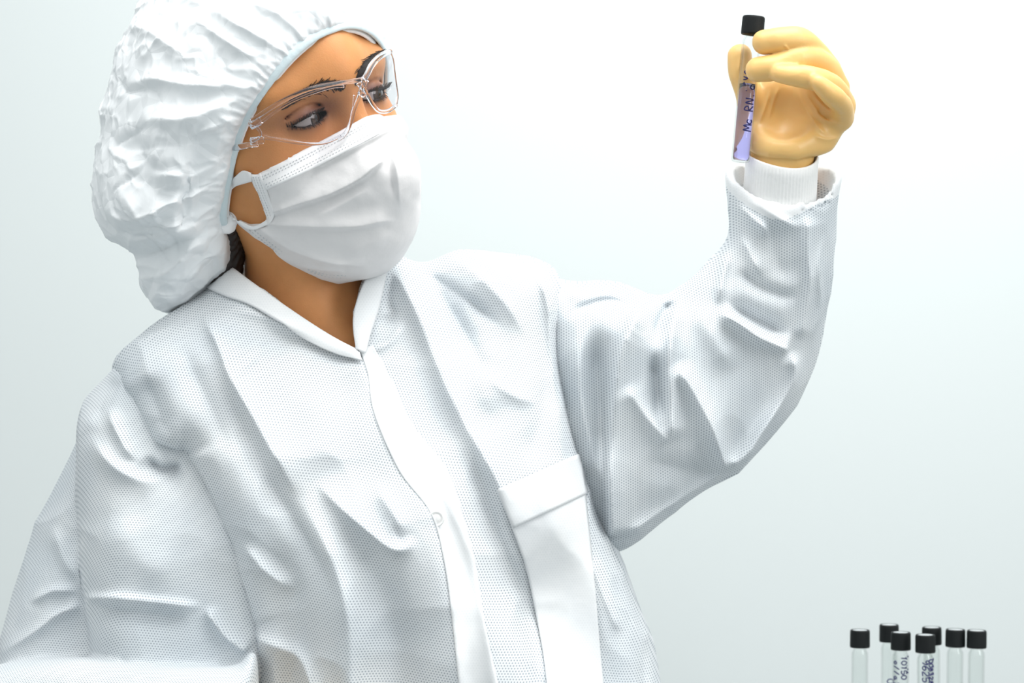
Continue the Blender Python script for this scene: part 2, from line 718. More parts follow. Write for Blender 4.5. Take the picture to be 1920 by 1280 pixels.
def tyvek_material():
    m, nt, b = mat('crinkled_hood_fabric')
    L = nt.links.new
    tc = N(nt, 'ShaderNodeTexCoord')
    b.inputs['Base Color'].default_value = (0.86, 0.885, 0.90, 1)
    b.inputs['Roughness'].default_value = 0.55
    b.inputs['Specular IOR Level'].default_value = 0.3
    n1 = N(nt, 'ShaderNodeTexNoise')
    n1.noise_type = 'RIDGED_MULTIFRACTAL'
    n1.inputs['Scale'].default_value = 26
    n1.inputs['Detail'].default_value = 8
    n1.inputs['Roughness'].default_value = 0.5
    n1.inputs['Distortion'].default_value = 0.8
    L(tc.outputs['Object'], n1.inputs['Vector'])
    v = N(nt, 'ShaderNodeTexVoronoi')
    v.feature = 'DISTANCE_TO_EDGE'
    v.inputs['Scale'].default_value = 55
    L(tc.outputs['Object'], v.inputs['Vector'])
    vm = N(nt, 'ShaderNodeMapRange')
    vm.inputs['From Max'].default_value = 0.25
    vm.inputs['To Max'].default_value = 0.25
    L(v.outputs['Distance'], vm.inputs['Value'])
    ad = N(nt, 'ShaderNodeMath', operation='ADD')
    L(n1.outputs['Fac'], ad.inputs[0])
    L(vm.outputs[0], ad.inputs[1])
    bp = N(nt, 'ShaderNodeBump')
    bp.inputs['Strength'].default_value = 0.8
    bp.inputs['Distance'].default_value = 0.0030
    L(ad.outputs[0], bp.inputs['Height'])
    L(bp.outputs[0], b.inputs['Normal'])
    return m


def thin_clear(name, tint=(0.97, 0.985, 0.98), gloss=1.0, rough=0.02, edge=0.8):
    """clear thin wall: see-through with a fresnel sheen"""
    m, nt, b = mat(name)
    nt.nodes.remove(b)
    out = nt.nodes['Material Output']
    t = N(nt, 'ShaderNodeBsdfTransparent')
    t.inputs[0].default_value = (*tint, 1)
    g = N(nt, 'ShaderNodeBsdfGlossy')
    g.inputs['Roughness'].default_value = rough
    f = N(nt, 'ShaderNodeLayerWeight')
    f.inputs[0].default_value = 0.5
    pw = N(nt, 'ShaderNodeMath', operation='POWER')
    pw.inputs[1].default_value = 4.0
    nt.links.new(f.outputs['Facing'], pw.inputs[0])
    ma = N(nt, 'ShaderNodeMath', operation='MULTIPLY_ADD')
    ma.inputs[1].default_value = 0.55
    ma.inputs[2].default_value = 0.035
    nt.links.new(pw.outputs[0], ma.inputs[0])
    tm = N(nt, 'ShaderNodeMix', data_type='RGBA')
    tm.inputs[6].default_value = (*tint, 1)
    tm.inputs[7].default_value = (*[c * edge for c in tint], 1)
    nt.links.new(pw.outputs[0], tm.inputs[0])
    nt.links.new(tm.outputs[2], t.inputs[0])
    mu = N(nt, 'ShaderNodeMath', operation='MULTIPLY')
    mu.inputs[1].default_value = gloss
    mx = N(nt, 'ShaderNodeMixShader')
    nt.links.new(ma.outputs[0], mu.inputs[0])
    nt.links.new(mu.outputs[0], mx.inputs[0])
    nt.links.new(t.outputs[0], mx.inputs[1])
    nt.links.new(g.outputs[0], mx.inputs[2])
    nt.links.new(mx.outputs[0], out.inputs[0])
    return m


M = {}
M['gown'] = gown_material()
M['gown_plain'] = gown_material('gown_fabric_double_layer', 0.10, (0.90, 0.91, 0.91))
M['skin'] = skin_material()
M['tyvek'] = tyvek_material()
M['mask'] = simple('mask_fabric', (0.79, 0.775, 0.775), 0.9, 0.035, 90, 0.0006)
M['mask_white'] = simple('mask_edge_fabric', (0.90, 0.90, 0.905), 0.9, 0.02, 90, 0.0003)
M['stitch'] = simple('ultrasonic_weld', (0.66, 0.67, 0.69), 0.7)
M['band'] = simple('pale_blue_elastic', (0.66, 0.76, 0.79), 0.8, 0.05, 300, 0.0003)
M['glove'] = simple('latex', (0.79, 0.50, 0.18), 0.38, 0.05, 40, 0.0006, Subsurface_Weight=0.2, Subsurface_Scale=0.003)
M['knit'] = simple('knit_cuff', (0.87, 0.87, 0.86), 0.95, 0.03, 400, 0.0003)
M['black'] = simple('black_plastic', (0.004, 0.006, 0.0065), 0.55, 0.25, 900, 0.00015, Specular_IOR_Level=0.25)
M['liner'] = simple('cap_disc', (0.42, 0.45, 0.46), 0.4)
M['glass'] = thin_clear('glass_wall', (0.975, 0.985, 0.98), 1.0)
M['lens'] = thin_clear('clear_lens', (0.97, 0.962, 0.975), 0.7)
M['rim'] = simple('clear_polycarbonate', (0.97, 0.97, 1.0), 0.05, 0, 10, 0, Transmission_Weight=1.0, IOR=1.35)
M['liquid'] = simple('violet_liquid', (0.56, 0.50, 0.95), 0.02, 0, 10, 0, Transmission_Weight=1.0, IOR=1.33)
M['ink'] = simple('blue_black_ink', (0.015, 0.015, 0.11), 0.6)
M['hair'] = simple('dark_hair', (0.018, 0.012, 0.010), 0.5, 0.3, 200)
M['eye'] = None
M['trousers'] = simple('white_trouser_cloth', (0.8, 0.82, 0.83), 0.9, 0.03, 60, 0.001)
M['shoe'] = simple('white_clog', (0.75, 0.76, 0.76), 0.5)
M['wall'] = simple('painted_wall', (0.575, 0.615, 0.615), 0.7, 0.008, 1.2)
M['floor'] = simple('vinyl_floor', (0.30, 0.33, 0.34), 0.35, 0.04, 8)
M['bench'] = simple('bench_laminate', (0.22, 0.24, 0.25), 0.4, 0.02, 20)  # unseen bench, toned dark to cut light bounced onto the wall
M['rack'] = simple('white_rack_plastic', (0.8, 0.82, 0.82), 0.4)

# ------------------------------------------------------------------ the room
def struct(name, lo, hi, m):
    b = MB()
    b.box(lo, hi)
    o = b.build(name, m, smooth=False)
    o['kind'] = 'structure'
    return o


struct('floor', (-3, -3.2, -0.1), (3, 1.15, 0.0), M['floor'])
struct('wall_back', (-3, 1.15, -0.1), (3, 1.25, 3.0), M['wall'])

# ------------------------------------------------------------------ head frame
ev = np.array([.71, .61, .355])
ev /= np.linalg.norm(ev)
Fv = np.array([.675, -.728, -.1])
Fv -= ev * Fv.dot(ev)
Fv /= np.linalg.norm(Fv)
Uv = np.cross(Fv, -ev)
if Uv[2] < 0:
    Uv = -Uv
HC = np.array([-.172, 0.0, 1.623])


def to_loc(X, Y, Z):
    x, y, z = X - HC[0], Y - HC[1], Z - HC[2]
    return (x * ev[0] + y * ev[1] + z * ev[2], x * Fv[0] + y * Fv[1] + z * Fv[2], x * Uv[0] + y * Uv[1] + z * Uv[2])


def to_world(a, f, u):
    a, f, u = np.broadcast_arrays(a, f, u)
    return HC + np.multiply.outer(a, ev) + np.multiply.outer(f, Fv) + np.multiply.outer(u, Uv)


def mirror_proj(X, Y, Z):
    """pixel of the point folded onto the near half of the head"""
    a, f, u = to_loc(X, Y, Z)
    a = -np.abs(a)
    Q = [HC[k] + a * ev[k] + f * Fv[k] + u * Uv[k] for k in range(3)]
    return proj(*Q)


EYE_A, EYE_F, EYE_U = 0.0288, 0.0700, -0.002


def lid_open(a, u):
    """distance to the eye opening, negative inside; a is |a|"""
    t = (a - EYE_A)
    t2 = t / 0.0145
    hu = 0.0038 * np.clip(1 - t2 * t2, -1, 1) - 0.0012 * t2
    hl = -0.0032 * np.clip(1 - t2 * t2, -1, 1) - 0.0012 * t2
    v = u - EYE_U
    return np.maximum(v - hu, hl - v)


def head_plain(a, f, u):
    s = np.abs(a)
    d = ell(a, f, u, (0, -.008, .026), (.073, .092, .082))
    d = smin(d, ell(a, f, u, (0, .022, -.028), (.059, .064, .080)), .03)
    d = smin(d, caps(s, f, u, (.047, .008, -.058), (0.006, .070, -.104), .018, .019), .03)
    return d


def head_sdf(a, f, u):
    s = np.abs(a)
    d = head_plain(a, f, u)
    d = smin(d, caps(s, f, u, (.0, .079, .021), (.044, .062, .020), .012, .010), .018)
    d = smin(d, ell(a, f, u, (0, .078, .028), (.016, .013, .022)), .02)
    d = smin(d, caps(s, f, u, (.038, .056, -.030), (.050, .036, -.026), .018, .014), .020)
    # sockets
    d = smax(d, -ell(s, f, u, (.030, .096, -.001), (.019, .017, .0135)), .014)
    # nose
    d = smin(d, caps(s, f, u, (0, .084, .006), (0, .108, -.040), .0055, .0085), .014)
    d = smin(d, caps(s, f, u, (0.010, .093, -.042), (.012, .090, -.043), .006, .006), .010)
    # mouth / chin mass (under the mask)
    d = smin(d, ell(a, f, u, (0, .070, -.075), (.027, .022, .022)), .02)
    # lids
    r = np.sqrt((s - EYE_A) ** 2 + (f - EYE_F) ** 2 + (u - EYE_U) ** 2)
    d = smin(d, r - .0142, .006)
    # crease above the upper lid
    cr = np.sqrt((u - EYE_U - .0092 + 18 * (s - EYE_A) ** 2) ** 2 + (r - .0150) ** 2)
    d = smax(d, -(cr - .0010), .003)
    cut = np.maximum(lid_open(s, u), -(r - .0120))
    cut = np.maximum(cut, -(f - .060))
    d = smax(d, -cut, .0008)
    # ear
    er = ell(s, f, u, (.076, -.010, -.012), (.007, .017, .029))
    d = smin(d, er, .006)
    return d


NB = W(598, 660, .040)
JOINT = dict(
    neck_top=W(560, 420, .022), neck=NB, chest=W(700, 900, .03), pelvis=W(770, 1900, .045),
    shR=W(300, 790, .0), shL=W(1010, 640, .065), elR=W(150, 1300, .0), wrR=W(525, 1440, -.098) + np.array([-.052, .010, 0]),
    elL=W(1400, 740, .078), wrL=W(1468, 345, .035), hipR=W(660, 1980, .04), hipL=W(900, 1980, .06),
)
J = JOINT


def ground(p, z, dx=0, dy=0):
    return np.array([p[0] + dx, p[1] + dy, z])


def body_sdf(X, Y, Z):
    a, f, u = to_loc(X, Y, Z)
    d = head_sdf(a, f, u)
    n = caps(X, Y, Z, J['neck_top'], J['neck'], .0435, .046)
    n = smin(n, caps(X, Y, Z, J['neck'], W(640, 760, .045), .048, .070), .03)
    # sternomastoid cord running to the notch of the collar bones
    n = smin(n, caps(X, Y, Z, W(505, 440, -.004), W(640, 650, -.012), .009, .006), .022)
    d = smin(d, n, .022)
    t = smin(caps(X, Y, Z, W(640, 760, .045), J['chest'], .066, .075), caps(X, Y, Z, J['chest'], J['pelvis'], .072, .08), .03)
    for s in 'RL':
        t = smin(t, caps(X, Y, Z, W(640, 760, .05), J['sh' + s], .034, .028), .03)
        t = smin(t, chain(X, Y, Z, [(J['sh' + s], .028), (J['el' + s], .022), (J['wr' + s], .021)]), .02)
        h = J['hip' + s]
        t = smin(t, chain(X, Y, Z, [(h, .07), (ground(h, .48), .045), (ground(h, .09, 0, .01), .03), ]), .02)
    return smin(d, t, .02)


def hit(pts, fn, y0=-.24, y1=.25, n=300):
    """first surface point of fn seen through each pixel"""
    pts = np.asarray(pts, float)
    ys = np.linspace(y0, y1, n)
    d = ys + CAMD
    X = (pts[:, 0:1] - 960) / FP * d
    Z = CZ - (pts[:, 1:2] - 640) / FP * d
    Y = np.broadcast_to(ys, X.shape)
    G = fn(X, Y, Z)
    neg = G < 0
    i = neg.argmax(1)
    no = ~neg.any(1)
    i[no] = G[no].argmin(1)
    i = np.maximum(i, 1)
    r = np.arange(len(pts))
    g0, g1 = G[r, i - 1], G[r, i]
    t = np.where(no, 0, np.clip(g0 / (g0 - g1 + 1e-12), 0, 1))
    y = ys[i - 1] + t * (ys[i] - ys[i - 1])
    dd = y + CAMD
    return np.stack([(pts[:, 0] - 960) / FP * dd, y, CZ - (pts[:, 1] - 640) / FP * dd], 1)


def headW(X, Y, Z):
    return head_sdf(*to_loc(X, Y, Z))


# ------------------------------------------------------------------ person
person = bpy.data.objects.new('person', None)
COL.objects.link(person)
person.location = (0, 0, 0)
person['label'] = 'person in white gown, hood and mask lifting a gloved hand to look at a vial'
person['category'] = 'person'


def ticks(lo, hi, fine_lo, fine_hi, hf, hc):
    t = [lo]
    while t[-1] < hi:
        x = t[-1]
        if fine_lo <= x <= fine_hi:
            h = hf
        else:
            dist = (fine_lo - x) if x < fine_lo else (x - fine_hi)
            h = min(hc, hf + dist * 0.25)
            if x < fine_lo:
                h = min(h, max(fine_lo - x, hf))
        t.append(x + h)
    return np.array(t)


def build_body():
    ax = ticks(-.42, .36, -.265, -.04, .0013, .006)
    ay = ticks(-.16, .22, -.115, .06, .0013, .006)
    az = ticks(.03, 1.76, 1.48, 1.70, .0013, .008)
    V, Q = nets(body_sdf, ax, ay, az)
    V = relax(V, Q, 2)
    a, f, u = to_loc(V[:, 0], V[:, 1], V[:, 2])
    s = np.abs(a)
    base = np.array([.61, .27, .10])
    col = np.tile(base, (len(V), 1))
    front = f > .045
    # rosier cheeks and nose, olive shift lower down the face
    g = np.exp(-((s - .038) ** 2 + (u + .030) ** 2) / (2 * .018 ** 2)) * front
    col = col * (1 - .25 * g[:, None]) + np.array([.62, .26, .15]) * .25 * g[:, None]
    # eye make-up : shadow on the lid, liner on the edge
    ex = np.exp(-(((s - EYE_A) / .017) ** 2 + ((u - EYE_U - .003) / .0085) ** 2)) * front
    sh = np.array([.13, .055, .05])
    k = np.clip(ex * 1.0, 0, 1)[:, None]
    col = col * (1 - k) + sh * k
    inner = np.exp(-(((s - .017) / .006) ** 2 + ((u - .004) / .008) ** 2)) * front
    k = np.clip(inner * .55, 0, 1)[:, None]
    col = col * (1 - k) + np.array([.22, .09, .055]) * k
    lo = lid_open(s, u)
    r = np.sqrt((s - EYE_A) ** 2 + (f - EYE_F) ** 2 + (u - EYE_U) ** 2)
    near = (r < .017) & front & (np.abs(s - EYE_A) < .0165)
    k = (np.exp(-np.clip(lo, 0, None) / .0016) * near)[:, None]
    col = col * (1 - k) + np.array([.018, .010, .012]) * k
    # lips
    return obj('body', V, Q, M['skin'], person, col=col)


build_body()


# eyes
def eye_material():
    m, nt, b = mat('eyeball')
    L = nt.links.new
    tc = N(nt, 'ShaderNodeTexCoord')
    sp = N(nt, 'ShaderNodeSeparateXYZ')
    L(tc.outputs['Object'], sp.inputs[0])
    # local z is the gaze axis, radius 1
    cr = N(nt, 'ShaderNodeValToRGB')
    L(sp.outputs['Z'], cr.inputs[0])
    e = cr.color_ramp.elements
    e[0].position = 0.0
    e[0].color = (.62, .52, .47, 1)
    e[1].position = .80
    e[1].color = (.40, .36, .35, 1)  # darkened sclera: shading of the eye put into its colour
    for p, c in ((.82, (.02, .012, .01, 1)), (.88, (.055, .026, .012, 1)), (.962, (.045, .02, .01, 1)), (.968, (.003, .003, .003, 1))):
        x = e.new(p)
        x.color = c
    L(cr.outputs[0], b.inputs['Base Color'])
    b.inputs['Roughness'].default_value = .08
    b.inputs['Coat Weight'].default_value = .5
    return m


M['eye'] = eye_material()
gaze = np.array([.90, -.42, .03])
gaze /= np.linalg.norm(gaze)
for sgn in (-1, 1):
    c = to_world(sgn * EYE_A, EYE_F, EYE_U)
    b = MB()
    th = np.linspace(0, PI, 33)
    ph = np.arange(48) * 2 * PI / 48
    b.grid([[(math.sin(t) * math.cos(p), math.sin(t) * math.sin(p), math.cos(t) + (.05 if t < .55 else 0) * (1 - t / .55)) for p in ph] for t in th], False, True)
    o = b.build('eyeball', M['eye'], person)
    o.rotation_mode = 'QUATERNION'
    o.rotation_quaternion = Vector(gaze).to_track_quat('Z', 'Y')
    o.location = c
    o.scale = (.0124,) * 3
    # lashes
    b = MB()
    for k in range(46):
        t = -1 + 2 * (k + random.uniform(-.3, .3)) / 45
        for up in (1, 1, -1):
            if up < 0 and random.random() < .35:
                continue
            tt = np.clip(t + random.uniform(-.03, .03), -1, 1)
            hh = (.0038 if up > 0 else -.0032) * (1 - tt * tt) - .0012 * tt
            av, uv_ = EYE_A + tt * .0145, EYE_U + hh
            rr = .0138
            q = rr * rr - (av - EYE_A) ** 2 - (uv_ - EYE_U) ** 2
            fv = EYE_F + math.sqrt(max(q, 1e-6))
            ln = (.0062 + .0026 * tt) if up > 0 else .0030
            p0 = np.array([sgn * av, fv - .0004, uv_])
            d = np.array([sgn * (tt * .65 + .12), .85, .30 * up])
            d /= np.linalg.norm(d)
            p1 = p0 + d * ln * .5
            p2 = p0 + d * ln * .95 + np.array([0, 0, .30 * ln * up])
            wp = [to_world(*p) for p in (p0, p1, p2)]
            b.tube(wp, [.00030, .00020, .00005], 4)
    b.build('eyelashes', M['hair'], person)

# eyebrows
for path, wdt, nh in (([(648, 166), (636, 161), (615, 160), (588, 167), (560, 181), (538, 197)], [7, 10, 11, 9, 6, 2], 2200),
                      ([(668, 163), (672, 145), (682, 126), (696, 110), (712, 100)], [5, 8, 9, 8, 4], 900)):
    P = catmull(path, 12, False)
    Wd = np.interp(np.linspace(0, 1, len(P)), np.linspace(0, 1, len(wdt)), wdt)
    T = np.gradient(P, axis=0)
    T /= np.linalg.norm(T, axis=1)[:, None]
    a_, c_ = [], []
    for k in range(nh):
        i = random.randrange(len(P) - 1)
        off = random.gauss(0, .5) * Wd[i]
        n_ = np.array([-T[i][1], T[i][0]])
        p = P[i] + n_ * off + T[i] * random.uniform(0, 4)
        d = T[i] * random.uniform(8, 13) - n_ * (off * .5 + random.uniform(-2, 2))
        a_.append(p)
        c_.append(p + d)
    A = hit(a_, headW, n=700)
    B = hit(c_, headW, n=700)
    ok = np.abs(A[:, 1] - B[:, 1]) < .010
    b = MB()
    for p, q in zip(A[ok], B[ok]):
        mid = (p + q) / 2 + Fv * .0008
        b.tube([p - Fv * .0003, mid, q + Fv * .0005], [.00022, .00020, .00005], 3)
    b.build('eyebrow', M['hair'], person)

# hair at the nape, below the hood
def nape(X, Y, Z):
    return chain(X, Y, Z, [(W(430, 425, -.014), .008), (W(432, 465, .004), .011), (W(420, 515, .012), .013)])


V, Q = nets(nape, np.arange(-.29, -.15, .002), np.arange(-.05, .10, .002), np.arange(1.44, 1.60, .002))
V = relax(V, Q, 2)
Nn = normals(V, Q)
V += Nn * (.0008 * np.sin(V[:, 0] * 2600 + V[:, 1] * 1800))[:, None]
obj('hair', V, Q, M['hair'], person)

# ------------------------------------------------------------------ hood
band_px = [(423, 436), (419, 410), (421, 375), (429, 330), (440, 280), (455, 235), (478, 192), (508, 150), (540, 112), (575, 80), (608, 60), (640, 52), (664, 54), (684, 62)]
BP = catmull(band_px, 8, False)
open_poly = [(440, 700), (438, 500), (434, 446)] + [tuple(p) for p in BP] + [(715, 76), (760, 90), (1000, 120), (1000, 700)]
om = PMap(100, -200, 1100, 800, 4)
om.A = (poly_sd(om.GX, om.GY, np.array(open_poly)) / SCALE).astype(F32)

hood_puff = Puff([(735, 110), (724, 62), (708, 18), (680, -45), (600, -110), (450, -135), (335, -80), (262, 2), (224, 62), (204, 130), (190, 250), (180, 330), (180, 395),
                  (210, 446), (254, 480), (256, 540), (282, 568), (318, 584), (366, 558), (410, 528), (436, 505), (446, 470), (446, 430), (480, 425), (560, 400), (640, 330), (680, 260), (712, 190), (728, 140)],
                 [(600, 100, .01, .100, .05), (420, 150, .012, .122, .10), (280, 200, .02, .11, .09), (300, 350, .01, .105, .075), (400, 330, .0, .10, .05), (320, 520, .015, .045, .04), (410, 480, .03, .05, .03)], sigma=90, bl=2)


def hood_sdf(X, Y, Z):
    px, py = mirror_proj(X, Y, Z)
    D = om.at(px, py)
    a, f, u = to_loc(X, Y, Z)
    h = head_plain(a, f, u)
    behind = np.clip(-D, 0, None)
    off = .0065 + .62 * behind + 3.5 * np.clip(behind - .030, 0, None) + .07 * np.clip((py - 425) / 70, 0, 1) + .010 * np.sqrt(np.clip(behind, 0, .02) / .02)
    g = smax(hood_puff.field(X, Y, Z), h - off, .012)
    return np.maximum(g, D)


hood_folds = [
    # long drapes from the lower back towards the band
    ([(215, 300), (280, 345), (340, 350), (430, 300)], 22, 30, -5, 1.6),
    ([(255, 230), (300, 225), (360, 222), (430, 195), (455, 180)], 14, 22, 6, 1.3),
    ([(258, 235), (262, 280), (290, 315), (330, 322)], 10, 30, -5, 1.5),
    ([(270, 318), (330, 330), (385, 318), (425, 290)], 8, 20, 5, 1.2),
    ([(200, 60), (260, 50), (330, 95), (360, 115)], 18, 14, 5, 1.2),
    ([(225, 160), (290, 150), (350, 160), (450, 165)], 14, 10, 5, 1.2),
    ([(230, 350), (255, 395), (270, 405), (330, 380), (420, 340)], 16, 9, 8, 1.2),
    ([(183, 370), (220, 405), (300, 430), (400, 385)], 10, 12, 5, 1.2),
    ([(190, 400), (250, 450), (330, 440), (420, 400)], 12, 8, 7, 1.2),
    ([(258, 485), (330, 455), (400, 425)], 9, 14, -6, 1.3),
    ([(260, 530), (320, 510), (360, 470), (400, 450)], 12, 12, 5, 1.2),
    ([(270, 545), (330, 560), (360, 520), (420, 470)], 9, 7, 4, 1.2),
    ([(400, 20), (470, 60), (530, 95), (545, 105)], 5, 9, 4, 1.1),
    ([(360, 30), (430, 80), (490, 115)], 5, 9, 4, 1.1),
    ([(460, 0), (520, 25), (570, 70)], 6, 8, 3, 1.1),
    ([(330, 120), (400, 150), (460, 165), (490, 150)], 8, 10, 3, 1.1),
    ([(350, 130), (380, 145), (430, 160)], 4, 6, -3, 1.1),
    ([(360, 260), (400, 240), (455, 222)], 8, 6, 4, 1.1),
    ([(395, 335), (420, 325), (440, 290)], 5, 5, 3, 1.1),
]
# gathers under the elastic
for k in range(1, len(BP) - 1, 2):
    p = BP[k] + np.array([random.uniform(-2, 2), random.uniform(-2, 2)])
    t = BP[k + 1] - BP[k - 1]
    t /= np.linalg.norm(t)
    n_ = np.array([t[1], -t[0]])
    if n_[0] > 0:
        n_ = -n_
    ln = random.uniform(24, 60)
    sl = random.uniform(-.35, .35)
    hood_folds.append(([tuple(p - n_ * 2), tuple(p + n_ * ln * .5 + t * sl * ln * .3), tuple(p + n_ * ln + t * sl * ln)], 3.2, 3.8, random.uniform(1.6, 3.2), 1.3, (.05, .7)))

hm = fold_map(hood_folds, (120, -160, 900, 640), 2, 1.5)
V, Q = nets(hood_sdf, np.arange(-.32, -.055, .0028), np.arange(-.135, .15, .0028), np.arange(1.445, 1.785, .0028))
V, Q = keep_largest(V, Q)
V = relax(V, Q, 2)
V, Q = subdivide(V, Q, 1)
Nn = normals(V, Q)
px, py = proj(V[:, 0], V[:, 1], V[:, 2])
mpx, mpy = mirror_proj(V[:, 0], V[:, 1], V[:, 2])
fw = np.clip(-Nn[:, 1] * 2.2, 0, 1)
back = np.clip(-om.at(mpx, mpy) / .02, 0, 1)
H = hm.at(px, py) * fw
R1 = ridged(V, 17, 3, .8)
R2 = ridged(V, 36, 5, .8)
R3 = ridged(V, 80, 9, .9)
R1b, R2b = ridged(V, 13, 13, .9), ridged(V, 30, 15, .9)
cr = (.0030 * (R1 ** 6 - R1b ** 5) + .0020 * (R2 ** 6 - R2b ** 6) + .0010 * (R3 ** 4 - .3)) * (.15 + .85 * back)
V = V + Nn * cr[:, None]
V[:, 1] -= H
hood = obj('hood', V, Q, M['tyvek'], person)
hood['label'] = 'crinkled white hood gathered round the face'

# elastic bands round the face
def head_off(o):
    return lambda X, Y, Z: head_plain(*to_loc(X, Y, Z)) - o


def band_loop(off, shift):
    T = np.gradient(BP, axis=0)
    T /= np.linalg.norm(T, axis=1)[:, None]
    nn = np.stack([-T[:, 1], T[:, 0]], 1)
    pts = BP + nn * shift
    w3 = hit(pts, head_off(off))
    a, f, u = to_loc(w3[:, 0], w3[:, 1], w3[:, 2])
    keep = a < -.003
    a, f, u = a[keep], f[keep], u[keep]
    a = np.concatenate([a, -a[::-1]])
    f = np.concatenate([f, f[::-1]])
    u = np.concatenate([u, u[::-1]])
    P = to_world(a, f, u)
    for _ in range(3):
        P[1:-1] = (P[:-2] + 2 * P[1:-1] + P[2:]) / 4
    return P


for name, off, shift, r, fl, mt, lab in (('elastic_band', .0075, -2.0, .0037, .50, 'band', 'pale blue elastic edge'), ('hood_hem', .0035, 4.5, .0024, .6, 'mask_white', 'white inner hem')):
    P = band_loop(off, shift)
    b = MB()
    Hn = np.array(P) - to_world(0, -.01, .02)
    T = np.gradient(P, axis=0)
    T /= np.linalg.norm(T, axis=1)[:, None]
    rings = []
    n = 12
    for i in range(len(P)):
        a_ = Hn[i] - T[i] * Hn[i].dot(T[i])
        a_ /= np.linalg.norm(a_)
        b_ = np.cross(T[i], a_)
        th = np.arange(n) * 2 * PI / n
        rr = r * (1 + .03 * math.sin(i * 2.1))
        rings.append(P[i] + rr * (np.outer(np.cos(th), a_) * fl + np.outer(np.sin(th), b_)))
    b.grid(rings, False, True)
    o = b.build(name, M[mt], hood, sub=1)
    o['label'] = lab

# ------------------------------------------------------------------ face mask
mask_poly = [(438, 413), (452, 411), (470, 420), (492, 420), (501, 411), (488, 375), (466, 325), (482, 327), (560, 286), (640, 244), (692, 215), (720, 203), (760, 185), (900, 150), (900, 470),
             (740, 508), (690, 523), (634, 532), (600, 523), (545, 497), (500, 468), (468, 441)]
mm = PMap(380, 120, 940, 620, 2)
mm.A = (blur(poly_sd(mm.GX, mm.GY, np.array(mask_poly, float)), 1, 1) / SCALE).astype(F32)


def mask_tent(a, f, u):
    d = ell(a, f, u, (0, .022, -.042), (.061, .063, .085))
    n = caps(a, f, u, (0, .090, -.012), (0, .113, -.045), .006, .013)
    c = caps(a, f, u, (0, .080, -.086), (0, .070, -.102), .022, .021)
    n = smin(n, c, .05)
    d = smin(d, n, .05)
    return d


def mask_sdf(X, Y, Z):
    px, py = mirror_proj(X, Y, Z)
    D = mm.at(px, py)
    a, f, u = to_loc(X, Y, Z)
    off = .0020 + np.minimum(.0045, np.clip(D, 0, None) * .35)
    h = np.minimum(head_sdf(a, f, u), mask_tent(a, f, u))
    n = caps(X, Y, Z, J['neck_top'], J['neck'], .0435, .046)
    h = smin(h, n, .018)
    return smax(smin(head_sdf(a, f, u), mask_tent(a, f, u), .012) - off, -D, .0015) if False else smax(h - off, -D, .0015)


mask_folds = [
    # pleats : sharp on the lower side
    ([(500, 358), (560, 330), (640, 292), (720, 250), (760, 232)], 14, 3.0, 1.3, 1.5, (.02, .1)),
    ([(509, 402), (560, 385), (620, 366), (680, 335), (712, 305), (725, 290)], 34, 3.0, 3.0, 1.6, (.03, .15)),
    ([(500, 421), (540, 425), (600, 428), (680, 425), (745, 410)], 22, 3.2, 2.8, 1.6, (.03, .15)),
    ([(480, 422), (520, 455), (570, 480), (640, 497), (700, 500)], 10, 5, 1.8, 1.3, (.1, .2)),
    ([(560, 500), (600, 507), (650, 508)], 8, 3, 1.4, 1.3, (.2, .2)),
    ([(585, 412), (640, 385), (700, 350)], 12, 18, 1.8, 1.5, (.3, .3)),
    ([(738, 280), (746, 340), (752, 400)], 10, 6, 1.4, 1.3, (.3, .3)),
    ([(728, 270), (734, 330), (740, 380)], 8, 8, -1.2, 1.3, (.3, .3)),
    ([(640, 475), (700, 455), (740, 430)], 14, 16, 1.2, 1.4, (.3, .3)),
]
km = fold_map(mask_folds, (380, 150, 860, 600), 1, 2.3)
ax = np.arange(-.225, -.055, .0016)
V, Q = nets(mask_sdf, ax, np.arange(-.155, .08, .0016), np.arange(1.475, 1.645, .0016))
V, Q = keep_largest(V, Q)
V = relax(V, Q, 2)
V, Q = subdivide(V, Q, 1)
Nn = normals(V, Q)
px, py = proj(V[:, 0], V[:, 1], V[:, 2])
V[:, 1] -= km.at(px, py) * np.clip(-Nn[:, 1] * 2, 0, 1)
V += Nn * (.0010 * (vnoise(V, 60, 2) - .5) + .0007 * (vnoise(V, 140, 4) - .5))[:, None]
mask = obj('face_mask', V, Q, M['mask'], person)
mask['label'] = 'pleated white face mask'


def mask_hit(pts, off=0.0):
    P = hit(pts, mask_sdf, n=500)
    pts = np.asarray(pts, float)
    P[:, 1] -= km.at(pts[:, 0], pts[:, 1]) + off
    d = P[:, 1] + CAMD
    P[:, 0] = (pts[:, 0] - 960) / FP * d
    P[:, 2] = CZ - (pts[:, 1] - 640) / FP * d
    return P


def lerp_curves(A, B, nu, nv):
    A = catmull(A, 10, False)
    B = catmull(B, 10, False)
    ta = np.linspace(0, 1, nv)

    def rs(P):
        s = np.concatenate([[0], np.cumsum(np.linalg.norm(P[1:] - P[:-1], axis=1))])
        s /= s[-1]
        return np.stack([np.interp(ta, s, P[:, k]) for k in (0, 1)], 1)
    A, B = rs(A), rs(B)
    return np.array([A * (1 - u) + B * u for u in np.linspace(0, 1, nu)])


def mask_patch(name, A, B, nu, nv, off, thick, m, parent, sub=0):
    G = lerp_curves(A, B, nu, nv)
    P = mask_hit(G.reshape(-1, 2), off).reshape(nu, nv, 3)
    b = MB()
    b.grid(P)
    return b.build(name, m, parent, solid=thick)


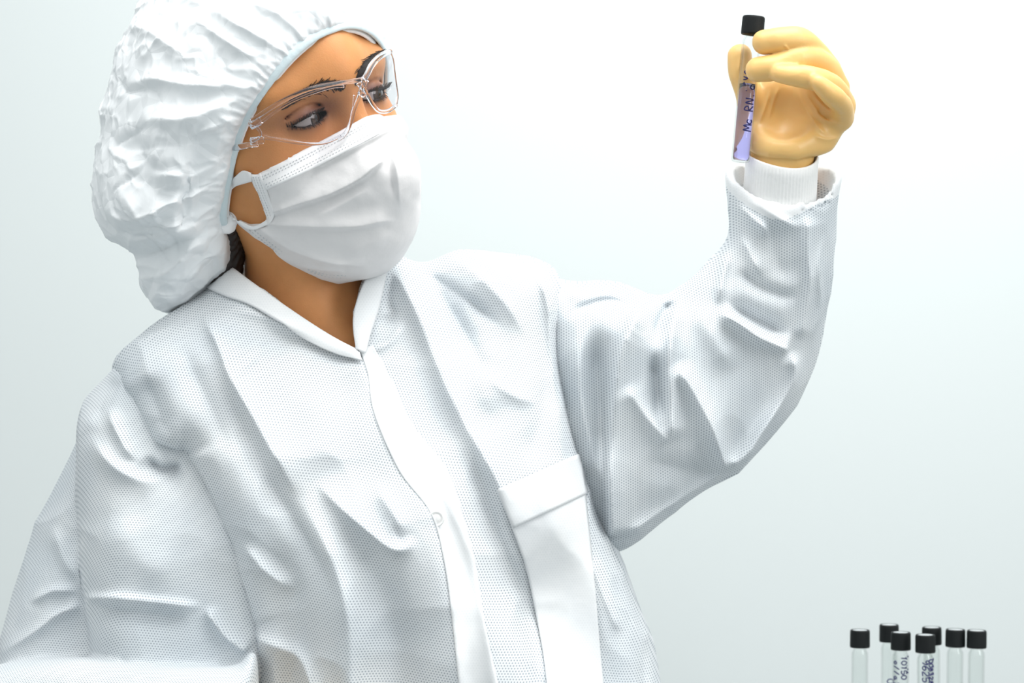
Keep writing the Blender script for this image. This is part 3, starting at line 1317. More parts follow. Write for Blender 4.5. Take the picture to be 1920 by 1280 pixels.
mask_patch('mask_edge_strip', [(467, 326), (560, 287), (640, 245), (688, 219)], [(486, 362), (560, 329), (640, 289), (712, 250)], 10, 50, .0006, .0006, M['mask_white'], mask)
mask_patch('mask_side_binding', [(466, 325), (477, 350), (488, 378), (501, 411), (494, 424)], [(488, 324), (498, 352), (508, 380), (514, 404), (504, 421)], 8, 30, .0014, .0007, M['mask_white'], mask)
# ear loop strips
b = MB()
G = lerp_curves([(418, 352), (440, 332), (455, 320), (470, 324)], [(424, 366), (441, 350), (458, 344), (472, 340)], 6, 16)
P = hit(G.reshape(-1, 2), lambda X, Y, Z: np.minimum(headW(X, Y, Z), mask_sdf(X, Y, Z)) - .0016, n=400).reshape(6, 16, 3)
b.grid(P)
b.build('ear_loop', M['mask_white'], mask, solid=.0008)
b = MB()
G = lerp_curves([(430, 412), (450, 414), (475, 424), (500, 412)], [(432, 400), (455, 424), (478, 430), (504, 420)], 4, 20)
P = hit(G.reshape(-1, 2), lambda X, Y, Z: np.minimum(headW(X, Y, Z), mask_sdf(X, Y, Z)) - .0018, n=400).reshape(4, 20, 3)
b.grid(P)
b.build('ear_loop', M['mask_white'], mask, solid=.001)
kc = hit([(432, 413)], lambda X, Y, Z: np.minimum(headW(X, Y, Z), hood_sdf(X, Y, Z)))[0] + np.array([0, -.004, 0])


def knot(X, Y, Z):
    d = ell(X, Y, Z, kc, (.0052, .005, .0085))
    d = smin(d, ell(X, Y, Z, kc + np.array([-.003, 0, -.006]), (.005, .004, .004)), .003)
    return smin(d, ell(X, Y, Z, kc + np.array([.003, 0, .004]), (.0035, .004, .006)), .002)


V, Q = nets(knot, *[np.arange(kc[k] - .018, kc[k] + .018, .0009) for k in range(3)])
V += normals(V, Q) * (.0012 * (vnoise(V, 320, 3) - .5))[:, None]
obj('ear_loop_knot', V, Q, M['mask_white'], mask)

# welded stitch marks
def stitch_marks(name, lines, off, step=6.5, ln=3.2, r=.00042):
    b = MB()
    for pts in lines:
        P = catmull(pts, 20, False)
        s = np.concatenate([[0], np.cumsum(np.linalg.norm(P[1:] - P[:-1], axis=1))])
        t = np.arange(2, s[-1] - 3, step)
        A = np.stack([np.interp(t, s, P[:, k]) for k in (0, 1)], 1)
        B = np.stack([np.interp(t + ln, s, P[:, k]) for k in (0, 1)], 1)
        A, B = mask_hit(A, off), mask_hit(B, off)
        for p, q in zip(A, B):
            b.tube([p, (p + q) / 2, q], r, 5, flat=.4)
    return b.build(name, M['stitch'], mask)


stitch_marks('weld_stitches', [[(482, 336), (560, 298), (640, 256), (692, 229)], [(485, 340), (563, 302), (643, 260), (694, 233)], [(490, 350), (568, 312), (648, 271), (702, 241)],
                               [(493, 354), (571, 316), (651, 275), (705, 245)]], .0011)
stitch_marks('weld_stitches', [[(474, 330), (486, 362), (498, 392), (505, 412)], [(479, 330), (491, 362), (503, 392), (509, 408)], [(484, 330), (495, 360), (507, 390)]], .0020, 5)
stitch_marks('weld_stitches', [[(466, 430), (500, 458), (530, 480)], [(470, 426), (505, 455), (533, 474)]], .0003, 7)
stitch_marks('weld_stitches', [[(575, 505), (610, 514), (650, 517)], [(580, 509), (612, 518), (645, 521)]], .0003, 7)

# ------------------------------------------------------------------ safety glasses
glasses = bpy.data.objects.new('safety_glasses', None)
COL.objects.link(glasses)
glasses.parent = person
glasses['label'] = 'clear plastic safety glasses'


def lens_surf(X, Y, Z):
    a, f, u = to_loc(X, Y, Z)
    return (f - (.1085 - 9.0 * a * a - .06 * u)) * .6


def lens_patch(name, outline):
    P = catmull(outline, 6)
    cx, cy = P.mean(0)
    n = len(P)
    rings = []
    for k in np.linspace(1, 0.02, 10):
        rings.append(np.stack([cx + (P[:, 0] - cx) * k, cy + (P[:, 1] - cy) * k], 1))
    G = np.array(rings)
    p3 = hit(G.reshape(-1, 2), lens_surf, n=700).reshape(10, n, 3)
    b = MB()
    b.grid(p3, False, True)
    return b.build(name, M['lens'], glasses, solid=.0016)


near_lens = [(478, 230), (505, 205), (540, 183), (580, 165), (620, 156), (668, 151), (676, 160), (668, 178), (664, 200), (656, 228), (640, 252), (612, 266), (575, 268), (535, 261), (500, 256), (486, 248)]
far_lens = [(684, 152), (694, 132), (712, 112), (732, 100), (738, 118), (740, 145), (745, 180), (742, 196), (728, 206), (712, 208), (700, 192), (688, 172)]
lens_patch('lens', near_lens)
lens_patch('lens', far_lens)


def rim(name, pts, r, flat=1.0, off=0.0, closed=False):
    P = catmull(pts, 8, closed)
    p3 = hit(P, lens_surf, n=700)
    p3 = p3 + Fv * off
    for _ in range(2):
        p3[1:-1] = (p3[:-2] + 2 * p3[1:-1] + p3[2:]) / 4
    b = MB()
    b.tube(p3, r, 10, closed=closed)
    return b.build(name, M['rim'], glasses)


rim('brow_rim', [(470, 228), (500, 207), (540, 184), (580, 167), (620, 158), (668, 151), (682, 147)], .0016)
rim('brow_rim', [(482, 236), (510, 214), (548, 190), (590, 173), (625, 163), (645, 162)], .0010)
rim('lower_rim', [(470, 262), (500, 259), (540, 265), (580, 270), (612, 267), (640, 254)], .0011)
rim('nose_rim', [(682, 150), (676, 170), (672, 185), (664, 205), (657, 232), (646, 252), (634, 262)], .0014)
rim('nose_rim', [(664, 178), (662, 200), (658, 216)], .0006)
rim('bridge', [(672, 156), (680, 165), (686, 174), (680, 178), (674, 172)], .0018)
rim('nose_rim', [(688, 150), (684, 166), (692, 184), (702, 200), (712, 209), (728, 208), (742, 198)], .0015)
rim('brow_rim', [(680, 152), (688, 140), (697, 122), (712, 106), (730, 97)], .0022)
rim('side_rim', [(730, 97), (736, 112), (739, 135), (743, 165), (745, 182), (742, 198)], .0010)
rim('temple_clip', [(472, 265), (486, 258), (488, 247), (480, 238), (470, 236)], .0010)
for ya, yb, pxs in (((470, 236), (488, 227), 0), ((470, 265), (494, 262), 0)):
    rim('hinge_block', [ya, ((ya[0] + yb[0]) / 2, (ya[1] + yb[1]) / 2), yb], .0028)


# temples run back under the hood
for sgn in (-1, 1):
    pa = [to_world(sgn * x, f_, u_) for x, f_, u_ in ((.0665, .064, -.008), (.0720, .045, -.010), (.078, .010, -.008), (.080, -.01, -.006))][(0 if sgn < 0 else 1):]
    b = MB()
    b.tube(pa, .0022, 8, flat=.6)
    b.build('temple_arm', M['rim'], glasses)

# ------------------------------------------------------------------ gown
torso = Puff([(262, 634), (300, 602), (345, 572), (400, 527), (432, 492), (500, 462), (600, 450), (700, 462), (745, 480), (770, 492), (800, 498), (835, 478), (900, 467), (960, 476), (1010, 490), (1040, 506),
              (1056, 560), (1066, 640), (1072, 720), (1092, 850), (1128, 970), (1168, 1060), (1205, 1160), (1242, 1290), (1290, 1500), (1330, 1800), (1350, 2300), (1350, 2520), (800, 2560), (330, 2520),
              (330, 2300), (360, 1800), (420, 1500), (462, 1300), (462, 1195), (430, 1090), (386, 960), (347, 858), (330, 848), (290, 846), (262, 800), (236, 745), (216, 688)],
             [(432, 520, .028, .045, .03), (560, 640, .01, .050, .04), (668, 670, .015, .058, .04), (745, 520, .05, .06, .035), (250, 700, -.01, .045, .03), (335, 820, -.025, .065, .022),
              (400, 720, -.01, .075, .05), (500, 950, .0, .105, .035), (440, 1120, .0, .085, .022), (640, 820, .02, .105, .06), (700, 1050, .02, .135, .06), (880, 700, .035, .095, .05),
              (860, 560, .05, .06, .035), (1010, 620, .05, .065, .028), (1060, 850, .04, .085, .028), (950, 950, .03, .120, .05), (1130, 1080, .05, .085, .03), (850, 1250, .03, .135, .06),
              (800, 1700, .03, .14, .08), (500, 1800, .03, .13, .07), (1200, 1800, .04, .13, .07)], sigma=85)

sleeveL = Puff([(1030, 520), (1075, 530), (1120, 524), (1180, 531), (1240, 552), (1285, 525), (1330, 488), (1360, 455), (1366, 420), (1362, 360), (1357, 300), (1355, 240), (1360, 180), (1585, 180), (1588, 240),
                (1582, 310), (1572, 380), (1562, 470), (1550, 570), (1533, 670), (1488, 775), (1405, 868), (1300, 940), (1215, 1000), (1165, 1032), (1120, 1030), (1060, 950), (1010, 760), (1000, 600)],
               [(1050, 600, .06, .060, .035), (1080, 800, .065, .060, .04), (1180, 680, .065, .072, .045), (1200, 900, .07, .062, .05), (1330, 780, .075, .070, .05), (1450, 720, .080, .062, .05), (1320, 580, .075, .060, .045),
                (1460, 540, .065, .052, .04), (1470, 400, .045, .046, .038), (1470, 250, .025, .044, .036)], sigma=80)

sleeveR = [
    Puff([(300, 606), (250, 645), (212, 690), (172, 738), (149, 778), (144, 840), (148, 940), (152, 1050), (160, 1150), (176, 1265), (260, 1320), (520, 1320), (540, 1150), (480, 850), (400, 650)],
         [(220, 740, -.012, .045, .035), (250, 950, -.02, .062, .035), (300, 1200, -.02, .068, .03), (420, 1150, -.01, .06, .04), (380, 760, .0, .04, .04)], sigma=110),
    Puff([(190, 760), (152, 800), (137, 830), (96, 915), (52, 1030), (18, 1130), (-6, 1240), (20, 1330), (300, 1330), (330, 1000), (300, 800)],
         [(120, 950, .03, .045, .03), (100, 1200, .02, .060, .035), (250, 1100, .03, .05, .03)], sigma=110),
    Puff([(-60, 1262), (-10, 1246), (40, 1236), (120, 1230), (205, 1233), (300, 1244), (400, 1249), (448, 1246), (466, 1226), (480, 1218), (484, 1260), (486, 1340), (482, 1430), (300, 1462), (100, 1460), (-50, 1420), (-80, 1340)],
         [(0, 1330, -.03, .055, .035), (200, 1330, -.055, .060, .034), (400, 1330, -.085, .052, .03), (470, 1330, -.09, .045, .02)], sigma=110, bl=1),
]

torso_folds = [
    # yoke shoulder folds
    ([(372, 575), (410, 640), (432, 700), (470, 770), (520, 860), (562, 935)], 30, 12, 7, 1.3, (.15, .25)),
    ([(330, 620), (360, 700), (400, 780), (440, 870)], 26, 26, -4, 1.5),
    ([(216, 690), (240, 760), (262, 820), (300, 850), (345, 852)], 28, 5, 6, 1.3, (.2, .05)),
    ([(275, 700), (300, 770), (320, 820)], 18, 18, -4, 1.5),
    ([(345, 850), (385, 950), (430, 1080), (458, 1180)], 34, 10, 6, 1.3, (.05, .05)),
    ([(392, 585), (430, 582), (490, 590), (540, 610), (600, 640)], 8, 12, 3, 1.2),
    ([(436, 702), (480, 672), (520, 640)], 4, 5, 2.2, 1.1),
    ([(400, 690), (450, 800), (520, 930), (590, 1040), (640, 1150)], 18, 22, -5, 1.5),
    ([(520, 640), (600, 800), (640, 900)], 60, 60, 4, 1.8),
    # belly drapes
    ([(590, 900), (650, 960), (700, 1005), (735, 1028), (762, 1026), (770, 1000)], 20, 9, 7, 1.2, (.3, .2)),
    ([(560, 930), (620, 1040), (655, 1150), (662, 1290)], 26, 26, 7, 1.5, (.3, 0)),
    ([(700, 900), (740, 960), (760, 1010)], 14, 22, 5, 1.3),
    ([(640, 960), (700, 1080), (740, 1200), (750, 1300)], 40, 40, -7, 1.8, (.3, 0)),
    ([(450, 1010), (500, 1070), (560, 1110)], 12, 16, 4, 1.3),
    ([(470, 1000), (540, 1080), (560, 1200), (540, 1300)], 30, 30, -4, 1.6, (.3, 0)),
    ([(458, 1170), (500, 1200), (560, 1230), (590, 1290)], 10, 20, 5, 1.3, (.1, 0)),
    # placket relief
    ([(672, 660), (690, 720), (715, 800), (760, 890), (812, 965), (838, 1060), (855, 1200), (868, 1300)], 8, 50, 4.5, 1.6, (.05, 0)),
    ([(800, 840), (840, 930), (885, 1040), (905, 1150), (930, 1300)], 22, 10, 3.5, 1.4, (.3, 0)),
    # right chest
    ([(735, 500), (770, 560), (805, 640), (840, 730), (885, 820), (935, 905), (965, 990)], 24, 14, 8, 1.35, (.1, .25)),
    ([(790, 510), (830, 560), (880, 640), (920, 720)], 22, 24, -7, 1.5),
    ([(770, 500), (830, 530), (900, 580), (950, 620)], 10, 18, -4, 1.3),
    ([(800, 500), (850, 490), (900, 520), (950, 570), (990, 640)], 16, 22, 5, 1.3),
    ([(1000, 500), (1025, 560), (1040, 650), (1050, 760), (1080, 860), (1120, 960)], 22, 8, 6, 1.3, (.1, .1)),
    ([(1035, 520), (1045, 560), (1050, 600)], 6, 10, 4, 1.2),
    ([(900, 700), (960, 740), (1010, 760)], 12, 14, 3, 1.3),
    ([(980, 880), (1010, 800), (1030, 700)], 26, 26, -4, 1.5),
    ([(870, 800), (900, 900), (940, 1020), (985, 1130), (1010, 1290)], 16, 20, -5, 1.5, (.3, 0)),
    ([(920, 620), (900, 700), (930, 790)], 30, 30, 4, 1.7),
    ([(1130, 990), (1160, 1090), (1200, 1200), (1210, 1300)], 12, 14, -4, 1.4, (.2, 0)),
    ([(1110, 1040), (1135, 1120), (1165, 1190)], 10, 8, 3, 1.2, (.2, .2)),
    # collar creases at the right
    ([(735, 500), (728, 560), (735, 590), (700, 620)], 10, 10, -4, 1.3),
    ([(690, 660), (730, 640), (760, 600)], 6, 9, 3, 1.2),
]
sleeveL_folds = [
    ([(1060, 570), (1085, 545), (1125, 535), (1160, 548)], 10, 14, 5, 1.2),
    ([(1062, 600), (1090, 575), (1140, 560), (1190, 575)], 6, 10, -4, 1.2),
    ([(1105, 600), (1088, 660), (1090, 740), (1108, 830), (1130, 920)], 10, 16, 5, 1.3),
    ([(1120, 600), (1120, 700), (1130, 800), (1135, 900)], 22, 22, -7, 1.5),
    ([(1215, 565), (1180, 610), (1158, 680), (1146, 780), (1140, 900), (1145, 1010)], 34, 8, 12, 1.35, (.1, .05)),
    ([(1265, 560), (1240, 600), (1228, 650)], 9, 12, -9, 1.3, (.2, .4)),
    ([(1275, 560), (1258, 610), (1252, 680), (1256, 760), (1257, 830)], 16, 9, 8, 1.2, (.15, .12)),
    ([(1170, 720), (1210, 780), (1256, 832)], 14, 16, 5, 1.2, (.2, .1)),
    ([(1225, 660), (1232, 720), (1238, 790)], 10, 10, -5, 1.3),
    ([(1262, 680), (1300, 740), (1335, 810), (1362, 892)], 16, 12, 8, 1.2, (.15, .1)),
    ([(1340, 585), (1380, 605), (1420, 632), (1484, 660)], 12, 14, 9, 1.2, (.15, .1)),
    ([(1358, 560), (1400, 590), (1450, 615), (1490, 630)], 16, 12, -7, 1.4),
    ([(1484, 658), (1490, 700), (1470, 750), (1420, 820), (1364, 892)], 12, 14, 7, 1.2, (.1, .1)),
    ([(1345, 575), (1352, 520), (1365, 460)], 6, 12, 6, 1.2),
    ([(1290, 560), (1340, 640), (1380, 700)], 26, 26, 4, 1.6),
    ([(1200, 860), (1280, 880), (1360, 892)], 20, 26, -4, 1.5),
    ([(1160, 1000), (1240, 958), (1330, 908), (1400, 850), (1480, 740)], 10, 8, 5, 1.2, (.1, .2)),
    ([(1375, 375), (1400, 400), (1428, 425), (1446, 448)], 8, 8, 5, 1.2),
    ([(1385, 440), (1405, 480), (1425, 520)], 9, 7, 5, 1.2),
    ([(1510, 400), (1508, 470), (1512, 540), (1502, 640)], 12, 8, 5, 1.3, (.1, .1)),
    ([(1545, 430), (1530, 500), (1538, 580), (1515, 660)], 8, 8, 3, 1.3),
    ([(1450, 400), (1455, 470), (1480, 540)], 22, 22, -3, 1.5),
    ([(1380, 500), (1430, 540), (1500, 560)], 14, 14, -4, 1.5),
    ([(1385, 370), (1430, 388), (1480, 420), (1500, 410)], 8, 8, 4, 1.2),
]
sleeveR_folds = [
    ([(165, 1118), (220, 1118), (300, 1126), (385, 1136)], 5, 12, 4, 1.2, (.05, .2)),
    ([(165, 1135), (240, 1150), (360, 1160)], 14, 20, -4, 1.5),
    ([(385, 1136), (420, 1185), (462, 1222)], 10, 7, 6, 1.2, (.2, .05)),
    ([(270, 855), (300, 880), (345, 870)], 8, 26, -8, 1.4),
    ([(165, 810), (215, 870), (275, 900), (330, 890)], 16, 20, 6, 1.4),
    ([(160, 1000), (152, 1060), (160, 1130)], 6, 10, 4, 1.2),
    ([(200, 760), (240, 840), (268, 868)], 10, 10, 6, 1.3),
    ([(225, 700), (200, 740), (175, 800)], 16, 18, -3, 1.5),
    ([(0, 1225), (60, 1185), (110, 1150), (155, 1132)], 7, 10, 5, 1.2, (.05, .1)),
    ([(50, 1130), (100, 1105), (150, 1110)], 7, 9, 4, 1.2),
    ([(100, 980), (120, 1040), (150, 1090)], 12, 14, 3, 1.4),
    ([(200, 1234), (240, 1262), (285, 1300)], 6, 6, 4, 1.2, (.05, 0)),
    ([(222, 1234), (262, 1262), (305, 1300)], 6, 7, -4, 1.2, (.05, 0)),
    ([(448, 1248), (470, 1258), (482, 1280)], 6, 6, 4, 1.2),
    ([(0, 1250), (60, 1262), (160, 1262)], 12, 14, 3, 1.3),
    ([(230, 960), (260, 1040), (340, 1080)], 40, 40, 3, 1.8),
]

neck_poly = catmull([(425, 492), (440, 508), (470, 531), (530, 574), (580, 608), (628, 638), (662, 655), (669, 654), (664, 620), (664, 590), (672, 560), (688, 518), (720, 470), (760, 400), (600, 250), (400, 380)], 6)
nkm = PMap(300, 200, 860, 760, 3)
nkm.A = (poly_sd(nkm.GX, nkm.GY, neck_poly) / SCALE).astype(F32)


def torso_sdf(X, Y, Z):
    g = torso.field(X, Y, Z)
    px, py = proj(X, Y, Z)
    k = nkm.at(px, py)
    cut = np.where((px > 310) & (px < 850) & (py > 210) & (py < 750), k, -.2)
    cut = np.minimum(cut, .055 - Y)
    bottom = .70 - Z
    return np.maximum(np.maximum(g, cut), bottom)


def hem_faces(o, fn):
    me = o.data
    me.materials.append(M['gown_plain'])
    C = np.array([p.center[:] for p in me.polygons])
    idx = fn(C).astype(np.int32)
    me.polygons.foreach_set('material_index', idx)
    me.update()


def cloth(name, fn, folds, axes, parent, m, sub=1, uvrot=0.0, noise=1.0, seed=0, calm=None, gain=1.75, vy=0.0):
    V, Q = nets(fn, *axes)
    V, Q = keep_largest(V, Q)
    V = relax(V, Q, 2)
    V, Q = subdivide(V, Q, sub)
    Nn = normals(V, Q)
    fm = fold_map(folds, gain=gain)
    px, py = proj(V[:, 0], V[:, 1], V[:, 2])
    dsp = fm.at(px, py) * np.clip(-Nn[:, 1] * 2.0, 0, 1)
    dsp[(px < -118) | (py > 1418)] = 0
    nz = (.0060 * (vnoise(V, 9, seed) - .5) + .0045 * (ridged(V, 13, seed + 3, .7) ** 2 - .45) + .0016 * (ridged(V, 30, seed + 8, .7) ** 2 - .45)) * noise
    if calm is not None:
        k = calm(V)
        nz *= k
        dsp *= k
    # arc-length-like coordinates for the weave
    c, s = math.cos(uvrot), math.sin(uvrot)
    side = np.sign(Nn[:, 0]) * np.clip(np.abs(Nn[:, 0]) - .5, 0, 1)
    gx = V[:, 0]
    gz = V[:, 2] + vy * V[:, 1]
    uv = np.stack([gx * c - gz * s, gx * s + gz * c], 1)
    V = V + Nn * nz[:, None]
    V[:, 1] -= dsp
    return obj(name, V, Q, m, parent, uv=uv), fm


hs = .0034
gown, torso_fm = cloth('gown', torso_sdf, torso_folds,
                       (np.arange(-.33, .20, hs), np.arange(-.145, .21, hs), ticks(.69, 1.56, 1.19, 1.56, hs, .008)), person, M['gown'], uvrot=.12)
gown['label'] = 'white dotted isolation gown'

cuff_ax = np.array([0.02, -.40, .916])
cuff_ax /= np.linalg.norm(cuff_ax)
cuff_c = W(1470, 338, .030)


def sleeveL_sdf(X, Y, Z):
    g = sleeveL.field(X, Y, Z)
    rx, ry, rz = X - cuff_c[0], Y - cuff_c[1], Z - cuff_c[2]
    h = rx * cuff_ax[0] + ry * cuff_ax[1] + rz * cuff_ax[2]
    ang = np.arctan2(ry, rx)
    wave = .0050 * np.cos(ang * 2) + .0012 * np.sin(ang * 3)
    g = smax(g, h - wave, .004)
    rad = np.sqrt(np.clip(rx * rx + ry * ry + rz * rz - h * h, 0, None))
    bore = np.maximum(rad - (.030 + .006 * np.clip(h / .02 + 1, 0, 1)), -(h + .06))
    return np.maximum(g, -bore)


slL, _ = cloth('sleeve', sleeveL_sdf, sleeveL_folds, (np.arange(.0, .26, .003), np.arange(-.035, .17, .003), np.arange(1.28, 1.60, .003)), gown, M['gown'], uvrot=-.55, noise=.75, seed=5, gain=2.1,
               calm=lambda V: np.clip(-((V - cuff_c) @ cuff_ax) / .02 - .1, 0, 1))


hem_faces(slL, lambda C: ((C - cuff_c) @ cuff_ax) > -.011 + .004 * np.sin(C[:, 0] * 90))


def sleeveR_sdf(X, Y, Z):
    g = sleeveR[0].field(X, Y, Z)
    g = smin(g, sleeveR[1].field(X, Y, Z), .002)
    g = smin(g, sleeveR[2].field(X, Y, Z), .003)
    wr = J['wrR']
    bore = caps(X, Y, Z, W(455, 1405, -.088), W(640, 1425, -.10), .026, .028)
    return np.maximum(g, -bore)


slR, _ = cloth('sleeve', sleeveR_sdf, sleeveR_folds, (np.arange(-.44, -.14, .003), np.arange(-.15, .10, .003), np.arange(1.11, 1.48, .003)), gown, M['gown'], uvrot=.05, noise=.7, seed=11, vy=.6,
               calm=lambda V: np.clip((V[:, 2] - 1.225) / .02, .25, 1))


def gown_front(px, py, off=0.0):
    y = torso.front(px, py) - torso_fm.at(np.asarray(px, float), np.asarray(py, float)) - off
    d = y + CAMD
    return np.stack([(px - 960) / FP * d, y, CZ - (py - 640) / FP * d], -1)


def bvh_hit(o, px, py, off):
    """where the ray through a pixel meets the finished cloth, moved off its surface"""
    me = o.data
    tree = BV[o.name]
    org = Vector((0, -CAMD, CZ))
    d = Vector(((px - 960) / FP, 1, -(py - 640) / FP)).normalized()
    h = tree.ray_cast(org, d)
    if h[0] is None:
        p = gown_front(np.array(px, float), np.array(py, float))
        return p
    return np.array(h[0] - d * off)


from mathutils.bvhtree import BVHTree


def make_bvh(o):
    me = o.data
    return BVHTree.FromPolygons([tuple(v.co) for v in me.vertices], [tuple(p.vertices) for p in me.polygons])


BV = {gown.name: make_bvh(gown)}


def gown_patch(name, A, B, nu, nv, off, m, thick=.0011, edge_in=0, puff=0.0, parent=None):
    G = lerp_curves(A, B, nu, nv)
    P = np.zeros((nu, nv, 3))
    for i in range(nu):
        for j in range(nv):
            P[i, j] = bvh_hit(gown, G[i, j, 0], G[i, j, 1], off + puff * math.sin(PI * i / (nu - 1)))
    # even out the depth so the double layer bridges small creases
    Y = P[:, :, 1].copy()
    for _ in range(4):
        Y[1:-1, 1:-1] = (Y[1:-1, 1:-1] * 2 + Y[:-2, 1:-1] + Y[2:, 1:-1] + Y[1:-1, :-2] + Y[1:-1, 2:]) / 6
    Y = np.minimum(Y, P[:, :, 1])
    for i in range(nu):
        for j in range(nv):
            P[i, j] = W(G[i, j, 0], G[i, j, 1], Y[i, j])
    me_uv = P.reshape(-1, 3)[:, [0, 2]]
    V = P.reshape(-1, 3)
    Q = []
    for i in range(nu - 1):
        for j in range(nv - 1):
            a = i * nv + j
            Q.append((a, a + nv, a + nv + 1, a + 1))
    o = obj(name, V, np.array(Q), m, parent or gown, uv=me_uv)
    md = o.modifiers.new('solid', 'SOLIDIFY')
    md.thickness = thick
    md.offset = 0
    return o


gown_patch('placket', [(672, 652), (690, 700), (702, 775), (748, 880), (808, 962), (833, 1050), (848, 1160), (862, 1300)],
           [(700, 648), (738, 720), (776, 800), (838, 880), (866, 960), (892, 1060), (908, 1160), (938, 1300)], 14, 110, .0014, M['gown_plain'])
b = MB()
bp_ = bvh_hit(gown, 818, 972, .0030)
b.lathe([(0.0001, .0016), (.003, .0015), (.0046, .0012), (.0056, .0022), (.0062, .0016), (.0062, 0), (.0001, 0)], bp_ + np.array([0, .001, 0]), bp_ - np.array([0, .01, 0.001]), 28) if False else None
th = np.arange(28) * 2 * PI / 28
rings = []
for r_, h_ in ((.0001, .0012), (.0028, .0012), (.0036, .0006), (.0044, .0014), (.0052, .0014), (.0056, .0006), (.0056, -.001)):
    rings.append([bp_ + np.array([math.cos(t) * r_, -h_, math.sin(t) * r_]) for t in th])
b.grid(rings, False, True)
b.build('snap_button', M['knit'], gown)

pocket = gown_patch('chest_pocket', [(933, 918), (958, 985), (985, 1060), (1005, 1150), (1020, 1230), (1028, 1310)],
                    [(1092, 849), (1098, 930), (1108, 1030), (1118, 1130), (1126, 1230), (1134, 1310)], 30, 70, .0030, M['gown_plain'], thick=.0014, puff=.002)
hem = gown_patch('pocket_hem', [(933, 917), (945, 950), (962, 990)], [(1092, 847), (1096, 880), (1102, 925)], 24, 14, .0048, M['gown_plain'], thick=.0008, puff=.002, parent=pocket)


# collar : a standing band round the neck, nearer half and farther half
def collar_half(inner, lower, dy_in, dy_low, name='collar'):
    G = lerp_curves(inner, lower, 12, 44)
    P = np.zeros((12, 44, 3))
    for i in range(12):
        for j in range(44):
            t = i / 11
            q = gown_front(np.array(G[i, j, 0]), np.array(G[i, j, 1]))
            y = q[1] - (dy_in * (1 - t) + dy_low * t) - .002 * math.sin(PI * t)
            P[i, j] = W(G[i, j, 0], G[i, j, 1], y)
    V = P.reshape(-1, 3)
    Q = [(i * 44 + j, (i + 1) * 44 + j, (i + 1) * 44 + j + 1, i * 44 + j + 1) for i in range(11) for j in range(43)]
    o = obj(name, V, np.array(Q), M['gown_plain'], gown, uv=V[:, [0, 2]])
    md = o.modifiers.new('solid', 'SOLIDIFY')
    md.thickness = .0022
    md.offset = 0
    return o


collar_half([(424, 498), (440, 505), (470, 528), (530, 571), (580, 605), (628, 635), (672, 658)],
            [(388, 540), (425, 556), (470, 572), (530, 606), (580, 640), (628, 662), (680, 676)], .003, .0035)
collar_half([(690, 514), (672, 556), (663, 590), (663, 620), (669, 655)],
            [(728, 492), (716, 550), (706, 590), (694, 625), (684, 662)], .004, .0035)

# knit cuff under the left sleeve
hand_c = W(1466, 304, .018)
b = MB()
n = 260
u_ = np.cross(cuff_ax, (0, 1, 0))
u_ /= np.linalg.norm(u_)
v_ = np.cross(cuff_ax, u_)
th = np.arange(n) * 2 * PI / n
rings = []
for h, r in ((-.004, .0238), (.0, .0252), (-.001, .0262), (-.008, .0262), (-.02, .0264), (-.035, .0268), (-.06, .027)):
    rr = r + .00030 * np.cos(th * 65) * (1 if h < 0 else 0)
    c = hand_c + cuff_ax * (h + .0055)
    wob = .0016 * np.sin(th * 2 + .5)
    rings.append(c + np.outer(rr * np.cos(th), u_) + np.outer(rr * np.sin(th), v_) + np.outer(wob, cuff_ax))
b.grid(rings, False, True)
b.build('knit_cuff', M['knit'], slL)

# ------------------------------------------------------------------ gloves
def P3(px, py, y, r):
    return (W(px, py, y), r)


rim_c = hand_c + cuff_ax * .0055
fingers = {
    'thumb': [P3(1387, 105, .0158, .0086), P3(1390, 135, .017, .0092), P3(1402, 178, .021, .0088), P3(1419, 225, .027, .0115), P3(1444, 275, .028, .0160)],
    'index': [P3(1434, 79, -.0162, .0089), P3(1464, 75, -.0178, .0092), P3(1498, 77, -.013, .0100), P3(1527, 100, .002, .0100), P3(1550, 135, .014, .0110)],
    'middle': [P3(1421, 130, -.0158, .0090), P3(1455, 126, -.0188, .0094), P3(1504, 109, -.014, .0098), P3(1542, 124, .0, .0100), P3(1564, 165, .014, .0110)],
    'ring': [P3(1461, 137, -.0255, .0068), P3(1490, 141, -.0275, .0078), P3(1525, 147, -.025, .0086), P3(1560, 163, -.010, .0088), P3(1577, 192, .010, .0095)],
    'little': [P3(1527, 148, -.0340, .0036), P3(1536, 157, -.0345, .0056), P3(1558, 177, -.028, .0074), P3(1578, 197, -.012, .0074), P3(1578, 222, .006, .0085)],
}


smooth_fingers = []
for p in fingers.values():
    A_ = catmull([[*q[0], q[1]] for q in p], 5, False)
    smooth_fingers.append([(a[:3], a[3]) for a in A_])


